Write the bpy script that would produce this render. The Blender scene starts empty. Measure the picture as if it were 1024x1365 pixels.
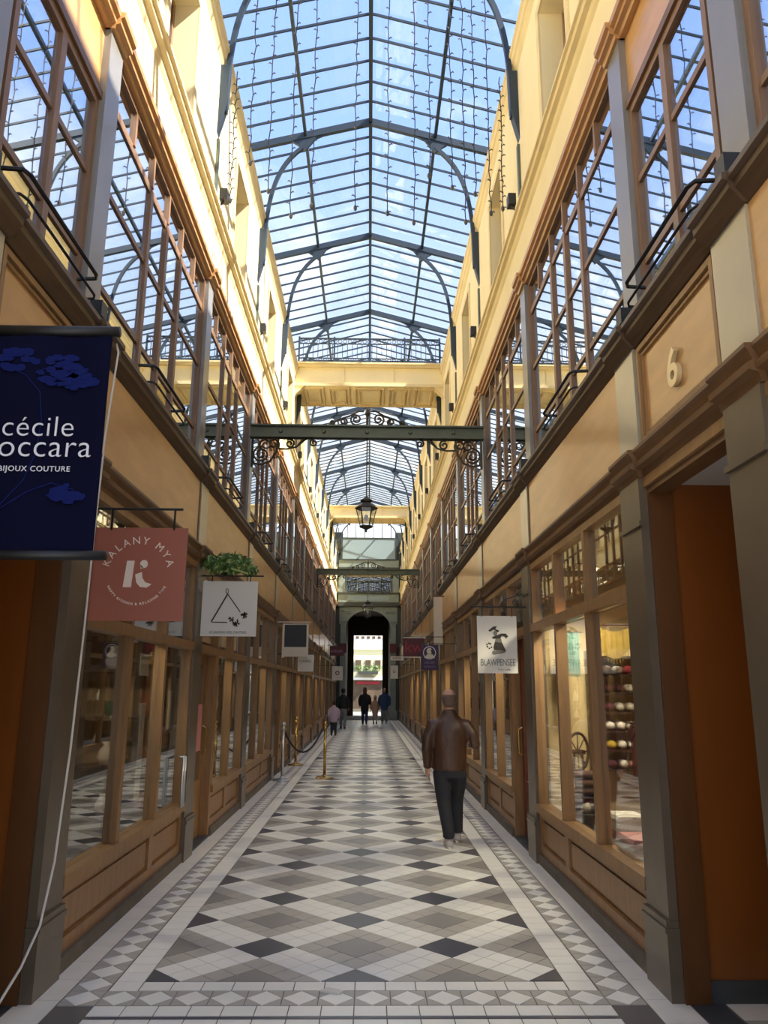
import bpy, bmesh, math, random
from math import sin, cos, pi, radians, sqrt, atan2
from mathutils import Vector, Matrix
random.seed(7)
SC = bpy.context.scene
COL = SC.collection

# ------------------------------------------------------------------ camera
cd = bpy.data.cameras.new('camera'); cam = bpy.data.objects.new('camera', cd); COL.objects.link(cam)
_p, _y, _r = radians(13.0), radians(1.0376), radians(.3212)
fw = Vector((sin(_y)*cos(_p), cos(_y)*cos(_p), sin(_p)))
rt = Vector((cos(_y), -sin(_y), 0)); up = rt.cross(fw)
rt2 = cos(_r)*rt + sin(_r)*up; up2 = -sin(_r)*rt + cos(_r)*up
cam.matrix_world = Matrix((
    (rt2.x, up2.x, -fw.x, .061), (rt2.y, up2.y, -fw.y, 0), (rt2.z, up2.z, -fw.z, 1.62), (0, 0, 0, 1)))
cd.sensor_fit = 'VERTICAL'; cd.sensor_height = 36; cd.lens = 36*1025/1365
cd.clip_start = .05; cd.clip_end = 400
SC.camera = cam

# ------------------------------------------------------------------ sky
wd = bpy.data.worlds.new('sky'); SC.world = wd; wd.use_nodes = True
nt = wd.node_tree; nt.nodes.clear()
def N(t, ty, **kw):
    n = t.nodes.new(ty)
    for k, v in kw.items(): setattr(n, k, v)
    return n
tc = N(nt, 'ShaderNodeTexCoord'); sx = N(nt, 'ShaderNodeSeparateXYZ'); nt.links.new(tc.outputs['Generated'], sx.inputs[0])
rp = N(nt, 'ShaderNodeValToRGB')
cr = rp.color_ramp
cr.elements[0].position = 0.0; cr.elements[0].color = (.86, .86, .83, 1)
cr.elements[1].position = 1.0; cr.elements[1].color = (.19, .31, .72, 1)
e = cr.elements.new(.30); e.color = (.62, .71, .84, 1)
e = cr.elements.new(.62); e.color = (.25, .39, .80, 1)
nt.links.new(sx.outputs['Z'], rp.inputs[0])
mp = N(nt, 'ShaderNodeMapping'); mp.inputs['Scale'].default_value = (1.6, 1.6, 2.6)
nz = N(nt, 'ShaderNodeTexNoise'); nz.inputs['Scale'].default_value = 2.2; nz.inputs['Detail'].default_value = 8; nz.inputs['Roughness'].default_value = .62
nt.links.new(tc.outputs['Generated'], mp.inputs[0]); nt.links.new(mp.outputs[0], nz.inputs[0])
cl = N(nt, 'ShaderNodeMapRange'); cl.inputs[1].default_value = .50; cl.inputs[2].default_value = .78; cl.inputs[3].default_value = 0; cl.inputs[4].default_value = .75
nt.links.new(nz.outputs[0], cl.inputs[0])
mx = N(nt, 'ShaderNodeMixRGB'); mx.inputs[2].default_value = (.93, .95, .98, 1)
nt.links.new(cl.outputs[0], mx.inputs[0]); nt.links.new(rp.outputs[0], mx.inputs[1])
bg = N(nt, 'ShaderNodeBackground'); bg.inputs[1].default_value = 1.1
wo = N(nt, 'ShaderNodeOutputWorld'); nt.links.new(mx.outputs[0], bg.inputs[0]); nt.links.new(bg.outputs[0], wo.inputs[0])

# ------------------------------------------------------------------ sun (from the right, behind the camera's shoulder)
sl = bpy.data.lights.new('sun', 'SUN'); sl.energy = 9.5; sl.angle = radians(.6); sl.color = (1, .95, .86)
so = bpy.data.objects.new('sun', sl); COL.objects.link(so)
so.rotation_euler = Vector((-1, .30, -1.12)).to_track_quat('-Z', 'Y').to_euler()

# ------------------------------------------------------------------ exposure
SC.view_settings.view_transform = 'Standard'; SC.view_settings.look = 'None'
SC.view_settings.exposure = 0.9; SC.view_settings.gamma = 1; SC.view_settings.use_curve_mapping = False
cy = SC.cycles
cy.max_bounces = 14; cy.diffuse_bounces = 7; cy.glossy_bounces = 6; cy.transparent_max_bounces = 40; cy.transmission_bounces = 6
cy.caustics_reflective = False; cy.caustics_refractive = False; cy.sample_clamp_indirect = 8

# ================================================================== materials
def lin(c):
    return tuple((x/255/12.92 if x/255 <= .04045 else ((x/255+.055)/1.055)**2.4) for x in c)
MATS = {}
def mat(name, rgb, rough=.6, metal=0, spec=.5, var=0, scale=(6, 6, 6), bump=0, rgb2=None, detail=5, emit=0, coat=0):
    m = bpy.data.materials.new(name); m.use_nodes = True; t = m.node_tree
    b = t.nodes['Principled BSDF']; c = (*lin(rgb), 1)
    b.inputs['Base Color'].default_value = c; b.inputs['Roughness'].default_value = rough
    b.inputs['Metallic'].default_value = metal; b.inputs['Specular IOR Level'].default_value = spec
    if coat: b.inputs['Coat Weight'].default_value = coat; b.inputs['Coat Roughness'].default_value = .12
    if emit: b.inputs['Emission Color'].default_value = c; b.inputs['Emission Strength'].default_value = emit
    if var or rgb2 or bump:
        g = N(t, 'ShaderNodeNewGeometry'); mpp = N(t, 'ShaderNodeMapping'); mpp.inputs['Scale'].default_value = scale
        n = N(t, 'ShaderNodeTexNoise'); n.inputs['Scale'].default_value = 1; n.inputs['Detail'].default_value = detail; n.inputs['Roughness'].default_value = .6
        t.links.new(g.outputs['Position'], mpp.inputs[0]); t.links.new(mpp.outputs[0], n.inputs[0])
        r = N(t, 'ShaderNodeValToRGB'); r.color_ramp.elements[0].position = .3; r.color_ramp.elements[1].position = .7
        c2 = (*lin(rgb2), 1) if rgb2 else tuple(x*(1-var) for x in c[:3]) + (1,)
        c1 = c if rgb2 else tuple(min(1, x*(1+var)) for x in c[:3]) + (1,)
        r.color_ramp.elements[0].color = c2; r.color_ramp.elements[1].color = c1
        t.links.new(n.outputs[0], r.inputs[0]); t.links.new(r.outputs[0], b.inputs['Base Color'])
        if bump:
            bp = N(t, 'ShaderNodeBump'); bp.inputs['Strength'].default_value = bump; bp.inputs['Distance'].default_value = .01
            t.links.new(n.outputs[0], bp.inputs['Height']); t.links.new(bp.outputs[0], b.inputs['Normal'])
    MATS[name] = m; return m
def glass(name, tint, base, power=3.0, rough=.0):
    m = bpy.data.materials.new(name); m.use_nodes = True; t = m.node_tree; t.nodes.clear()
    tr = N(t, 'ShaderNodeBsdfTransparent'); tr.inputs[0].default_value = (*tint, 1)
    gl = N(t, 'ShaderNodeBsdfGlossy'); gl.inputs['Roughness'].default_value = rough; gl.inputs[0].default_value = (.96, .98, 1, 1)
    lw = N(t, 'ShaderNodeLayerWeight'); lw.inputs[0].default_value = .5
    pw = N(t, 'ShaderNodeMath', operation='POWER'); pw.inputs[1].default_value = power
    ml = N(t, 'ShaderNodeMath', operation='MULTIPLY_ADD'); ml.inputs[1].default_value = 1-base; ml.inputs[2].default_value = base; ml.use_clamp = True
    mxs = N(t, 'ShaderNodeMixShader'); o = N(t, 'ShaderNodeOutputMaterial')
    t.links.new(lw.outputs['Facing'], pw.inputs[0]); t.links.new(pw.outputs[0], ml.inputs[0]); t.links.new(ml.outputs[0], mxs.inputs[0])
    t.links.new(tr.outputs[0], mxs.inputs[1]); t.links.new(gl.outputs[0], mxs.inputs[2]); t.links.new(mxs.outputs[0], o.inputs[0])
    MATS[name] = m; return m
def emis(name, rgb, s):
    m = bpy.data.materials.new(name); m.use_nodes = True; t = m.node_tree; t.nodes.clear()
    em = N(t, 'ShaderNodeEmission'); em.inputs[0].default_value = (*lin(rgb), 1); em.inputs[1].default_value = s
    o = N(t, 'ShaderNodeOutputMaterial'); t.links.new(em.outputs[0], o.inputs[0]); MATS[name] = m; return m

mat('honey', (204, 157, 98), .38, var=.12, scale=(5, 2.0, 9), coat=.25, detail=7)
mat('oak', (150, 114, 72), .45, var=.18, scale=(22, 22, 2.5), detail=6)
mat('oak_brown', (150, 112, 72), .42, var=.2, scale=(24, 24, 2.5), detail=6)
mat('moulding', (112, 80, 50), .45, var=.2, scale=(9, 3, 20))
mat('sill_dark', (86, 66, 48), .45, var=.2, scale=(9, 3, 20))
mat('taupe_shaded', (98, 85, 67), .38, var=.10, scale=(4, 4, 4), coat=.2)  # same pilaster paint as the next two, darkened for the shade low down
mat('taupe_grey', (132, 128, 122), .34, var=.06, scale=(3, 3, 3), coat=.3)  # same paint again, light on the upper shafts put into the tone
mat('taupe_lit', (176, 166, 142), .32, var=.06, scale=(3, 3, 3), coat=.3)  # same paint, lightened for the light the blocks catch
mat('plinth', (96, 86, 72), .6, var=.25, scale=(8, 8, 8))
mat('frame_brown', (136, 104, 80), .45, var=.12, scale=(20, 20, 3))
mat('header_gold', (186, 140, 92), .35, var=.12, scale=(6, 3, 14))
mat('stucco', (238, 224, 182), .9, var=.05, scale=(1.3, 1.3, .6), bump=.05)
mat('stucco_trim', (224, 206, 160), .85, var=.08, scale=(2, 2, 5))
mat('iron', (44, 58, 74), .5, metal=.2)
mat('iron_green', (88, 96, 82), .45, metal=.1, var=.12, scale=(7, 7, 7))
mat('iron_scroll', (62, 56, 42), .5, metal=.3)
mat('black', (26, 25, 24), .45)
mat('grout', (112, 106, 96), .9, var=.12, scale=(3, 3, 3))
mat('tile_white', (250, 248, 236), .3, var=.035, scale=(5, 5, 5))
mat('tile_cream', (244, 238, 220), .35, var=.05, scale=(4, 4, 4))
mat('tile_grey', (184, 180, 168), .35, var=.05, scale=(5, 5, 5))
mat('tile_mid', (144, 141, 134), .35, var=.06, scale=(5, 5, 5))
mat('tile_dark', (82, 84, 92), .3, var=.08, scale=(5, 5, 5))
mat('stone_dark', (66, 68, 68), .5, var=.2, scale=(6, 6, 6))
mat('recess_orange', (132, 72, 24), .35, var=.14, scale=(3, 3, .8), coat=.3)
mat('recess_frame', (96, 58, 24), .4, var=.15, scale=(8, 8, 2))
mat('soffit', (212, 206, 196), .8)
mat('room', (122, 100, 74), .9, var=.15, scale=(.8, .8, .8))
mat('room_cream', (240, 214, 158), .9)
mat('room_dark', (92, 76, 58), .9, var=.3, scale=(1.5, 1.5, 1.5))
mat('room_floor', (150, 116, 78), .5, var=.2, scale=(2, 9, 2))
mat('brass', (196, 160, 92), .25, metal=.9)
mat('number_metal', (226, 208, 164), .35, metal=.4)
mat('steel', (200, 200, 196), .3, metal=.9)
mat('white_paint', (226, 222, 210), .6)
mat('white_warm', (224, 212, 190), .6)
mat('cable', (226, 218, 202), .5)
mat('navy', (12, 13, 40), .9, spec=.12, var=.1, scale=(3, 3, 3))
mat('navy_print', (24, 33, 90), .9, spec=.1)
mat('letter_white', (236, 234, 238), .6)
mat('red_sign', (160, 92, 70), .55)
mat('letter_cream', (234, 214, 192), .6)
mat('print_dark', (54, 48, 40), .7)
mat('print_grey', (120, 120, 110), .7)
mat('maroon', (84, 24, 34), .5); mat('maroon_red', (150, 30, 44), .5)
mat('purple', (66, 44, 76), .5); mat('lilac', (150, 130, 160), .6)
mat('leaf', (104, 142, 62), .55, rgb2=(58, 92, 48), scale=(20, 20, 20))
mat('leaf_pale', (160, 178, 110), .55)
mat('teal_knit', (120, 158, 142), .95, rgb2=(92, 130, 118), scale=(60, 60, 60), bump=.4)
mat('mustard', (150, 124, 48), .9, rgb2=(112, 90, 30), scale=(14, 14, 14), bump=.3)
mat('wheel_wood', (58, 34, 24), .5)
mat('roll_brown', (118, 86, 70), .9, var=.2, scale=(40, 40, 40))
mat('wicker', (120, 110, 90), .9, rgb2=(70, 62, 50), scale=(50, 50, 60), bump=.5)
for nm, c in dict(yarn_white=(232, 222, 206), yarn_red=(150, 44, 52), yarn_plum=(96, 44, 60), yarn_yellow=(214, 178, 60), yarn_pink=(214, 140, 130), yarn_green=(62, 92, 66), yarn_rust=(150, 82, 56), yarn_grey=(150, 146, 140)).items():
    mat(nm, c, .95, var=.25, scale=(70, 70, 70), bump=.3)
mat('leather', (86, 56, 40), .42, rgb2=(62, 42, 30), scale=(14, 14, 6), bump=.8)
mat('trouser', (38, 38, 44), .85, var=.15, scale=(30, 30, 30))
mat('shoe', (176, 168, 166), .7); mat('sole', (220, 214, 206), .7)
mat('skin', (204, 158, 132), .55, var=.05, scale=(20, 20, 20))
mat('hair_grey', (112, 92, 78), .8, var=.15, scale=(60, 60, 20))
mat('hair_dark', (40, 30, 26), .7); mat('hair_red', (110, 60, 38), .7)
mat('cloth_black', (34, 36, 34), .85); mat('cloth_blue', (44, 66, 98), .85); mat('cloth_beige', (196, 156, 124), .85)
mat('cloth_grey', (124, 126, 122), .85); mat('cloth_lilac', (176, 156, 176), .85); mat('denim', (52, 58, 88), .85)
mat('portal_green', (132, 142, 132), .5, var=.1, scale=(4, 4, 4)); mat('portal_dark', (58, 62, 56), .6)
mat('portal_panel', (140, 156, 158), .4)
mat('vestibule', (74, 62, 46), .8, var=.2, scale=(2, 2, 2))
mat('far_white', (250, 246, 236), .8); mat('far_cream', (246, 240, 190), .8); mat('far_stone', (196, 188, 158), .8)
mat('asphalt', (120, 118, 114), .9)
mat('door_red', (112, 56, 34), .45, var=.2, scale=(18, 18, 2))
mat('bulb', (60, 58, 56), .3)
emis('lamp_warm', (255, 226, 170), 9.0)
emis('lamp_soft', (255, 232, 196), 4.0)
glass('glass_roof', (.985, .99, .985), .015, 4.0)
glass('glass_win', (.88, .90, .90), .44, 2.2)
glass('glass_shop', (.95, .96, .93), .05, 3.4)
glass('glass_clear', (.97, .98, .97), .03, 3.5)

# ================================================================== mesh helpers
ORG = {}
def org(o): return ORG.get(o.name, Vector((0, 0, 0))) if o else Vector((0, 0, 0))
def link(o, parent=None):
    COL.objects.link(o)
    if parent: o.parent = parent
    return o
def thing(name, loc, label=None, cat=None, group=None, kind=None):
    o = bpy.data.objects.new(name, None); o.empty_display_size = .1; COL.objects.link(o)
    o.location = loc; ORG[o.name] = Vector(loc)
    return tag(o, label, cat, group, kind)
def tag(o, label=None, cat=None, group=None, kind=None):
    if label: o['label'] = label
    if cat: o['category'] = cat
    if group: o['group'] = group
    if kind: o['kind'] = kind
    return o
_BOX = {}
_F = [(0, 1, 3, 2), (4, 6, 7, 5), (0, 4, 5, 1), (2, 3, 7, 6), (0, 2, 6, 4), (1, 5, 7, 3)]
def piece(parent, name, x0, x1, y0, y1, z0, z1, m):
    """one box-shaped piece as an object of its own; alike pieces share mesh data"""
    x0, x1 = min(x0, x1), max(x0, x1)
    k = (round(x1-x0, 4), round(y1-y0, 4), round(z1-z0, 4), m)
    if k not in _BOX:
        hx, hy, hz = k[0]/2, k[1]/2, k[2]/2
        me = bpy.data.meshes.new(name)
        me.from_pydata([(a*hx, b*hy, c*hz) for a in (-1, 1) for b in (-1, 1) for c in (-1, 1)], [], _F)
        me.materials.append(MATS[m]); _BOX[k] = me
    o = bpy.data.objects.new(name, _BOX[k])
    link(o, parent); c = Vector(((x0+x1)/2, (y0+y1)/2, (z0+z1)/2)); o.location = c - org(parent); ORG[o.name] = c
    return o
class MB:
    def __init__(s): s.v = []; s.f = []; s.mi = []; s.mats = []; s.cur = 0
    def m(s, name):
        if name not in s.mats: s.mats.append(name)
        s.cur = s.mats.index(name); return s
    def add(s, vs, fs):
        n = len(s.v); s.v += [tuple(v) for v in vs]; s.f += [tuple(i+n for i in f) for f in fs]; s.mi += [s.cur]*len(fs); return s
    def box(s, x0, x1, y0, y1, z0, z1):
        x0, x1 = min(x0, x1), max(x0, x1)
        return s.add([(a, b, c) for a in (x0, x1) for b in (y0, y1) for c in (z0, z1)], _F)
    def bar(s, a, b, w, h, upv=(0, 0, 1)):
        a, b = Vector(a), Vector(b); d = (b-a).normalized(); u = Vector(upv)
        sd = d.cross(u)
        if sd.length < 1e-4: sd = d.cross(Vector((1, 0, 0)))
        sd.normalize(); u = sd.cross(d)
        vs = [p + sd*i*w/2 + u*j*h/2 for p in (a, b) for i in (-1, 1) for j in (-1, 1)]
        return s.add(vs, _F)
    def tube(s, pts, r, seg=8, cap=True, closed=False):
        pts = [Vector(p) for p in pts]; n = len(pts); rs = r if isinstance(r, (list, tuple)) else [r]*n
        vs = []; nrm = None
        for i, p in enumerate(pts):
            if closed: d = pts[(i+1) % n]-pts[i-1]
            else: d = pts[min(i+1, n-1)]-pts[max(i-1, 0)]
            d.normalize()
            if nrm is None: nrm = d.orthogonal().normalized()
            else:
                nrm = nrm - d*nrm.dot(d)
                nrm = nrm.normalized() if nrm.length > 1e-6 else d.orthogonal().normalized()
            bn = d.cross(nrm)
            rr = rs[i] if isinstance(rs[i], (tuple, list)) else (rs[i], rs[i])
            vs += [p + nrm*cos(2*pi*k/seg)*rr[0] + bn*sin(2*pi*k/seg)*rr[1] for k in range(seg)]
        fs = []
        for i in range(n if closed else n-1):
            j = (i+1) % n
            fs += [(i*seg+k, i*seg+(k+1) % seg, j*seg+(k+1) % seg, j*seg+k) for k in range(seg)]
        if cap and not closed: fs += [tuple(range(seg))[::-1], tuple((n-1)*seg+k for k in range(seg))]
        return s.add(vs, fs)
    def rings(s, rr, seg=16):
        """stack of horizontal ellipses (cx, cy, z, rx, ry)"""
        vs = [(cx+rx*cos(2*pi*k/seg), cy+ry*sin(2*pi*k/seg), z) for cx, cy, z, rx, ry in rr for k in range(seg)]
        fs = [(i*seg+k, i*seg+(k+1) % seg, (i+1)*seg+(k+1) % seg, (i+1)*seg+k) for i in range(len(rr)-1) for k in range(seg)]
        fs += [tuple(range(seg))[::-1], tuple((len(rr)-1)*seg+k for k in range(seg))]
        return s.add(vs, fs)
    def lathe(s, c, prof, seg=16):
        return s.rings([(c[0], c[1], c[2]+z, max(r, 1e-4), max(r, 1e-4)) for r, z in prof], seg)
    def ball(s, c, rx, ry=None, rz=None, seg=10, n=7):
        ry = rx if ry is None else ry; rz = rx if rz is None else rz
        return s.rings([(c[0], c[1], c[2]-rz*cos(pi*i/n), max(rx*sin(pi*i/n), 1e-4), max(ry*sin(pi*i/n), 1e-4)) for i in range(n+1)], seg)
    def prism(s, poly, a0, a1, axis):
        """poly = 2D points; extruded along axis ('x': poly is (y,z); 'y': (x,z); 'z': (x,y))"""
        n = len(poly)
        def P(p, a): return (a, p[0], p[1]) if axis == 'x' else ((p[0], a, p[1]) if axis == 'y' else (p[0], p[1], a))
        vs = [P(p, a0) for p in poly]+[P(p, a1) for p in poly]
        return s.add(vs, [tuple(range(n))[::-1], tuple(range(n, 2*n))] + [(i, (i+1) % n, n+(i+1) % n, n+i) for i in range(n)])
    def build(s, name, parent=None, m=None, smooth=False, loc=None):
        me = bpy.data.meshes.new(name); o0 = Vector(loc) if loc is not None else org(parent)
        me.from_pydata([tuple(Vector(v)-o0) for v in s.v], [], s.f)
        for k in ([m] if m else s.mats): me.materials.append(MATS[k])
        if not m and len(s.mats) > 1: me.polygons.foreach_set('material_index', s.mi)
        if smooth: me.polygons.foreach_set('use_smooth', [True]*len(me.polygons))
        bm = bmesh.new(); bm.from_mesh(me); bmesh.ops.recalc_face_normals(bm, faces=bm.faces); bm.to_mesh(me); bm.free()
        o = bpy.data.objects.new(name, me); link(o, parent)
        if loc is not None: o.location = Vector(loc)-org(parent)
        ORG[o.name] = o0
        return o
def copy_tree(o, parent=None, loc=None):
    c = o.copy(); COL.objects.link(c); c.parent = parent
    if loc is not None: c.location = loc
    ORG[c.name] = Vector(c.location) if parent is None else org(parent)
    for ch in list(o.children): copy_tree(ch, c)
    return c
_TX = {}
def text_mesh(txt, size, align='LEFT', ext=.002, bold=0, spacing=1.0):
    cu = bpy.data.curves.new('t', 'FONT'); cu.body = txt; cu.size = size; cu.align_x = align; cu.extrude = ext; cu.offset = bold; cu.space_character = spacing
    o = bpy.data.objects.new('t', cu); COL.objects.link(o)
    dg = bpy.context.evaluated_depsgraph_get(); dg.update()
    me = bpy.data.meshes.new_from_object(o.evaluated_get(dg))
    vs = [v.co.copy() for v in me.vertices]; fs = [tuple(p.vertices) for p in me.polygons]
    bpy.data.objects.remove(o); bpy.data.curves.remove(cu); bpy.data.meshes.remove(me)
    return vs, fs
def put_text(mb, txt, x, y, z, size, align='LEFT', rot=0, bold=0, sx_=1.0, spacing=1.0):
    """lettering in the XZ plane facing -Y at (x,y,z); rot turns it clockwise-negative in that plane"""
    vs, fs = text_mesh(txt, size, align, bold=bold, spacing=spacing)
    c, s_ = cos(rot), sin(rot)
    mb.add([(x + c*v.x*sx_ - s_*v.y, y - v.z, z + s_*v.x*sx_ + c*v.y) for v in vs], fs)
ORD = ['first', 'second', 'third', 'fourth', 'fifth', 'sixth', 'seventh', 'eighth', 'ninth', 'tenth', 'eleventh', 'twelfth', 'thirteenth', 'fourteenth', 'fifteenth', 'sixteenth', 'seventeenth']

# ================================================================== layout
W = 1.74
B = 3.389
PIL = [4.55 + B*k for k in range(12)]            # near edge of every pilaster beyond the open doorway
END = 43.2
PW = .35
SIDES = {'left': -1, 'right': 1}
TR = [4.56 + B*k for k in range(-2, 12)]         # roof trusses

# ================================================================== floor
fl = MB().box(-4.3, 4.3, -1.2, END+8, -.12, -.004).build('floor', None, 'grout'); tag(fl, kind='structure')
def clip(poly, x0, x1, y0, y1):
    for ax, lim, sg in ((0, x0, 1), (0, x1, -1), (1, y0, 1), (1, y1, -1)):
        out = []
        for i in range(len(poly)):
            a, b = poly[i-1], poly[i]
            da, db = sg*(a[ax]-lim), sg*(b[ax]-lim)
            if (da >= 0) != (db >= 0):
                t = da/(da-db); out.append((a[0]+t*(b[0]-a[0]), a[1]+t*(b[1]-a[1])))
            if db >= 0: out.append(b)
        poly = out
        if len(poly) < 3: return None
    return poly
def area(p): return abs(sum(p[i-1][0]*p[i][1]-p[i][0]*p[i-1][1] for i in range(len(p))))/2
TILES = []
def tile(poly, m, box=None):
    if box: poly = clip(poly, *box)
    if not poly: return
    a = area(poly)
    if a < 3e-4: return
    cx = sum(p[0] for p in poly)/len(poly); cy_ = sum(p[1] for p in poly)/len(poly)
    k = 1 - .005/sqrt(a)
    TILES.append(([(cx+(p[0]-cx)*k, cy_+(p[1]-cy_)*k) for p in poly], m, cx, cy_, a))
def rect(x0, x1, y0, y1, m): tile([(x0, y0), (x1, y0), (x1, y1), (x0, y1)], m)
L = 1.19/sqrt(2); T = L/6
def diaper(x0, x1, ya, yb, y0):
    box = (x0, x1, ya, yb)
    def uv(u0, u1, v0, v1, m):
        pts = [((u-v)/sqrt(2), (u+v)/sqrt(2)+y0) for u, v in ((u0, v0), (u1, v0), (u1, v1), (u0, v1))]
        if max(p[0] for p in pts) < x0 or min(p[0] for p in pts) > x1 or max(p[1] for p in pts) < ya or min(p[1] for p in pts) > yb: return
        tile(pts, m, box)
    n = int((yb-ya)/L)+8
    for i in range(-8, n*2):
        for j in range(-8, n*2):
            cxx = (i-j)*L/sqrt(2); cyy = (i+j)*L/sqrt(2)+y0
            if abs(cxx) > 2.6 or cyy < ya-1.4 or cyy > yb+1.4: continue
            u, v = i*L, j*L
            uv(u-T, u+T, v-T, v+T, 'tile_dark')
            for a in range(4):
                for b in range(2):
                    uv(u+T+a*T, u+2*T+a*T, v-T+b*T, v+b*T, 'tile_white')
                    uv(u-T+b*T, u+b*T, v+T+a*T, v+2*T+a*T, 'tile_white')
                    
            for a in range(4):
                for b in range(4):
                    if a in (1, 2) and b in (1, 2): continue
                    uv(u+T+a*T, u+2*T+a*T, v+T+b*T, v+2*T+b*T, 'tile_grey')
            uv(u+2*T, u+4*T, v+2*T, v+4*T, 'tile_mid')
Y0 = 4.87
diaper(-1.19, 1.19, Y0, 19.16, Y0)
diaper(-1.19, 1.19, 19.62, 42.8, 19.62)
diaper(-1.19, 1.19, -1.1, 4.22, 4.22-1.19*4)
for i in range(17): rect(-1.19+.14*i, -1.05+.14*i, 19.19, 19.59, 'tile_grey' if i % 4 else 'tile_dark')
def band(xa, xb, ya, yb, along):
    """white diamonds on grey ground"""
    n = int(round(((yb-ya) if along == 'y' else (xb-xa))/.2)); st = ((yb-ya) if along == 'y' else (xb-xa))/n
    for i in range(n):
        if along == 'y':
            y0 = ya+i*st; y1 = y0+st; mx_, my_ = (xa+xb)/2, (y0+y1)/2
            x0, x1 = xa, xb
        else:
            x0 = xa+i*st; x1 = x0+st; mx_, my_ = (x0+x1)/2, (ya+yb)/2; y0, y1 = ya, yb
        tile([(mx_, y0), (x1, my_), (mx_, y1), (x0, my_)], 'tile_white')
        if along == 'y':
            tile([(x0, y0), (mx_, y0), (x0, my_)], 'tile_grey'); tile([(x0, my_), (mx_, y1), (x0, y1)], 'tile_grey')
            tile([(x1, y0), (x1, my_), (mx_, y0)], 'tile_grey'); tile([(x1, my_), (x1, y1), (mx_, y1)], 'tile_grey')
        else:
            tile([(x0, y0), (mx_, y0), (x0, my_)], 'tile_grey'); tile([(x1, y0), (x1, my_), (mx_, y0)], 'tile_grey')
            tile([(x0, my_), (mx_, y1), (x0, y1)], 'tile_grey'); tile([(x1, my_), (x1, y1), (mx_, y1)], 'tile_grey')
for s in (-1, 1):
    y = 4.73
    while y < 42.8: 
        rect(*sorted((s*1.193, s*1.352)), y, y+.14, 'tile_white'); y += .14
    band(*sorted((s*1.357, s*1.557)), 4.53, 42.8, 'y')
    y = -1.1
    while y < 42.8:
        rect(*sorted((s*1.562, s*1.78)), y, y+.30, 'tile_cream'); y += .30
    y = -1.1
    while y < 4.2: rect(*sorted((s*1.193, s*1.557)), y, y+.14, 'tile_white'); y += .14
for i in range(14): rect(-1.19+.17*i, -1.02+.17*i, 4.735, 4.865, 'tile_white')
band(-1.357, 1.357, 4.53, 4.73, 'x')
for i in range(16): rect(-1.36+.17*i, -1.19+.17*i, 4.395, 4.525, 'tile_white')
rect(-1.36, 1.36, 4.362, 4.388, 'tile_dark')
for i in range(16): rect(-1.36+.17*i, -1.19+.17*i, 4.225, 4.355, 'tile_white')
TILES.sort(key=lambda t: -(t[4]/t[3]**3 if t[3] > 4.2 else 0))
for poly, m, cx, cy_, a in TILES[:300]:
    MB().prism(poly, -.01, 0, 'z').build('tile', fl, m, loc=(cx, cy_, 0))
mb = MB()
for poly, m, cx, cy_, a in TILES[300:]: mb.m(m).prism(poly, -.01, 0, 'z')
tag(mb.build('tile', fl), kind='stuff')

# ================================================================== side walls
def cornice(parent, name, s, y0, y1, prof, m):
    """moulding of profile [(d, z), ...] closed against the wall, running along y"""
    return MB().prism([(s*(W+d), z) for d, z in prof], y0, y1, 'y').build(name, parent, m)
LOW = [(.10, 2.90), (.0, 2.90), (-.01, 2.945), (-.05, 2.955), (-.055, 2.985), (-.03, 3.0), (-.045, 3.04), (-.06, 3.055), (-.06, 3.075), (.10, 3.085)]
HI = [(.14, 3.76), (.0, 3.76), (-.02, 3.785), (-.03, 3.80), (-.055, 3.83), (-.06, 3.865), (-.085, 3.875), (-.085, 3.905), (-.03, 3.925), (.14, 3.94)]
HEAD = [(.20, 6.14), (.06, 6.14), (.05, 6.17), (.02, 6.18), (.02, 6.22), (-.005, 6.235), (-.01, 6.275), (.20, 6.28)]
COR = [(.20, 6.84), (.06, 6.84), (.04, 6.88), (.03, 6.93), (-.01, 6.95), (-.02, 6.99), (-.045, 7.0), (-.045, 7.03), (.02, 7.055), (.20, 7.06)]
EAVE = [(.30, 8.98), (.06, 8.98), (.04, 9.02), (.02, 9.08), (-.0, 9.10), (-.01, 9.17), (-.03, 9.19), (-.03, 9.23), (.30, 9.24)]
def outp(prof, k): return [(d-k if d < .09 else d, z) for d, z in prof]
WALL = {}
NWIN = [0]
def X(s, d): return s*(W+d)
def pilaster(w, s, y0, k):
    p = thing('pilaster', (X(s, 0), y0+PW/2, 0)); p.parent = w; p.location = Vector((X(s, 0), y0+PW/2, 0))-org(w)
    mb = MB().box(X(s, -.05), X(s, .12), y0-.01, y0+PW+.01, 0, .34).box(X(s, -.06), X(s, .12), y0-.015, y0+PW+.015, .34, .365).box(X(s, -.05), X(s, .12), y0-.006, y0+PW+.006, .365, .40)
    mb.build('pedestal', p, 'taupe_shaded')
    MB().box(X(s, -.03), X(s, .12), y0, y0+PW, .40, 2.92).build('shaft', p, 'taupe_shaded')
    MB().box(X(s, -.045), X(s, -.02), y0-.012, y0+PW+.012, 2.60, 2.63).build('neck_moulding', p, 'taupe_shaded')
    MB().box(X(s, -.01), X(s, .12), y0, y0+PW, 3.08, 3.77).build('block', p, 'taupe_lit')
    MB().box(X(s, .05), X(s, .22), y0, y0+.25, 3.93, 6.15).build('shaft', p, 'taupe_grey')
    cornice(p, 'cornice_break', s, y0-.02, y0+PW+.02, outp(LOW, .03), 'moulding')
    cornice(p, 'header_break', s, y0-.015, y0+.265, outp(HEAD, .03), 'header_gold')
    cornice(p, 'sill_break', s, y0-.02, y0+PW+.02, outp(HI, .025), 'sill_dark')
    return p

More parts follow.
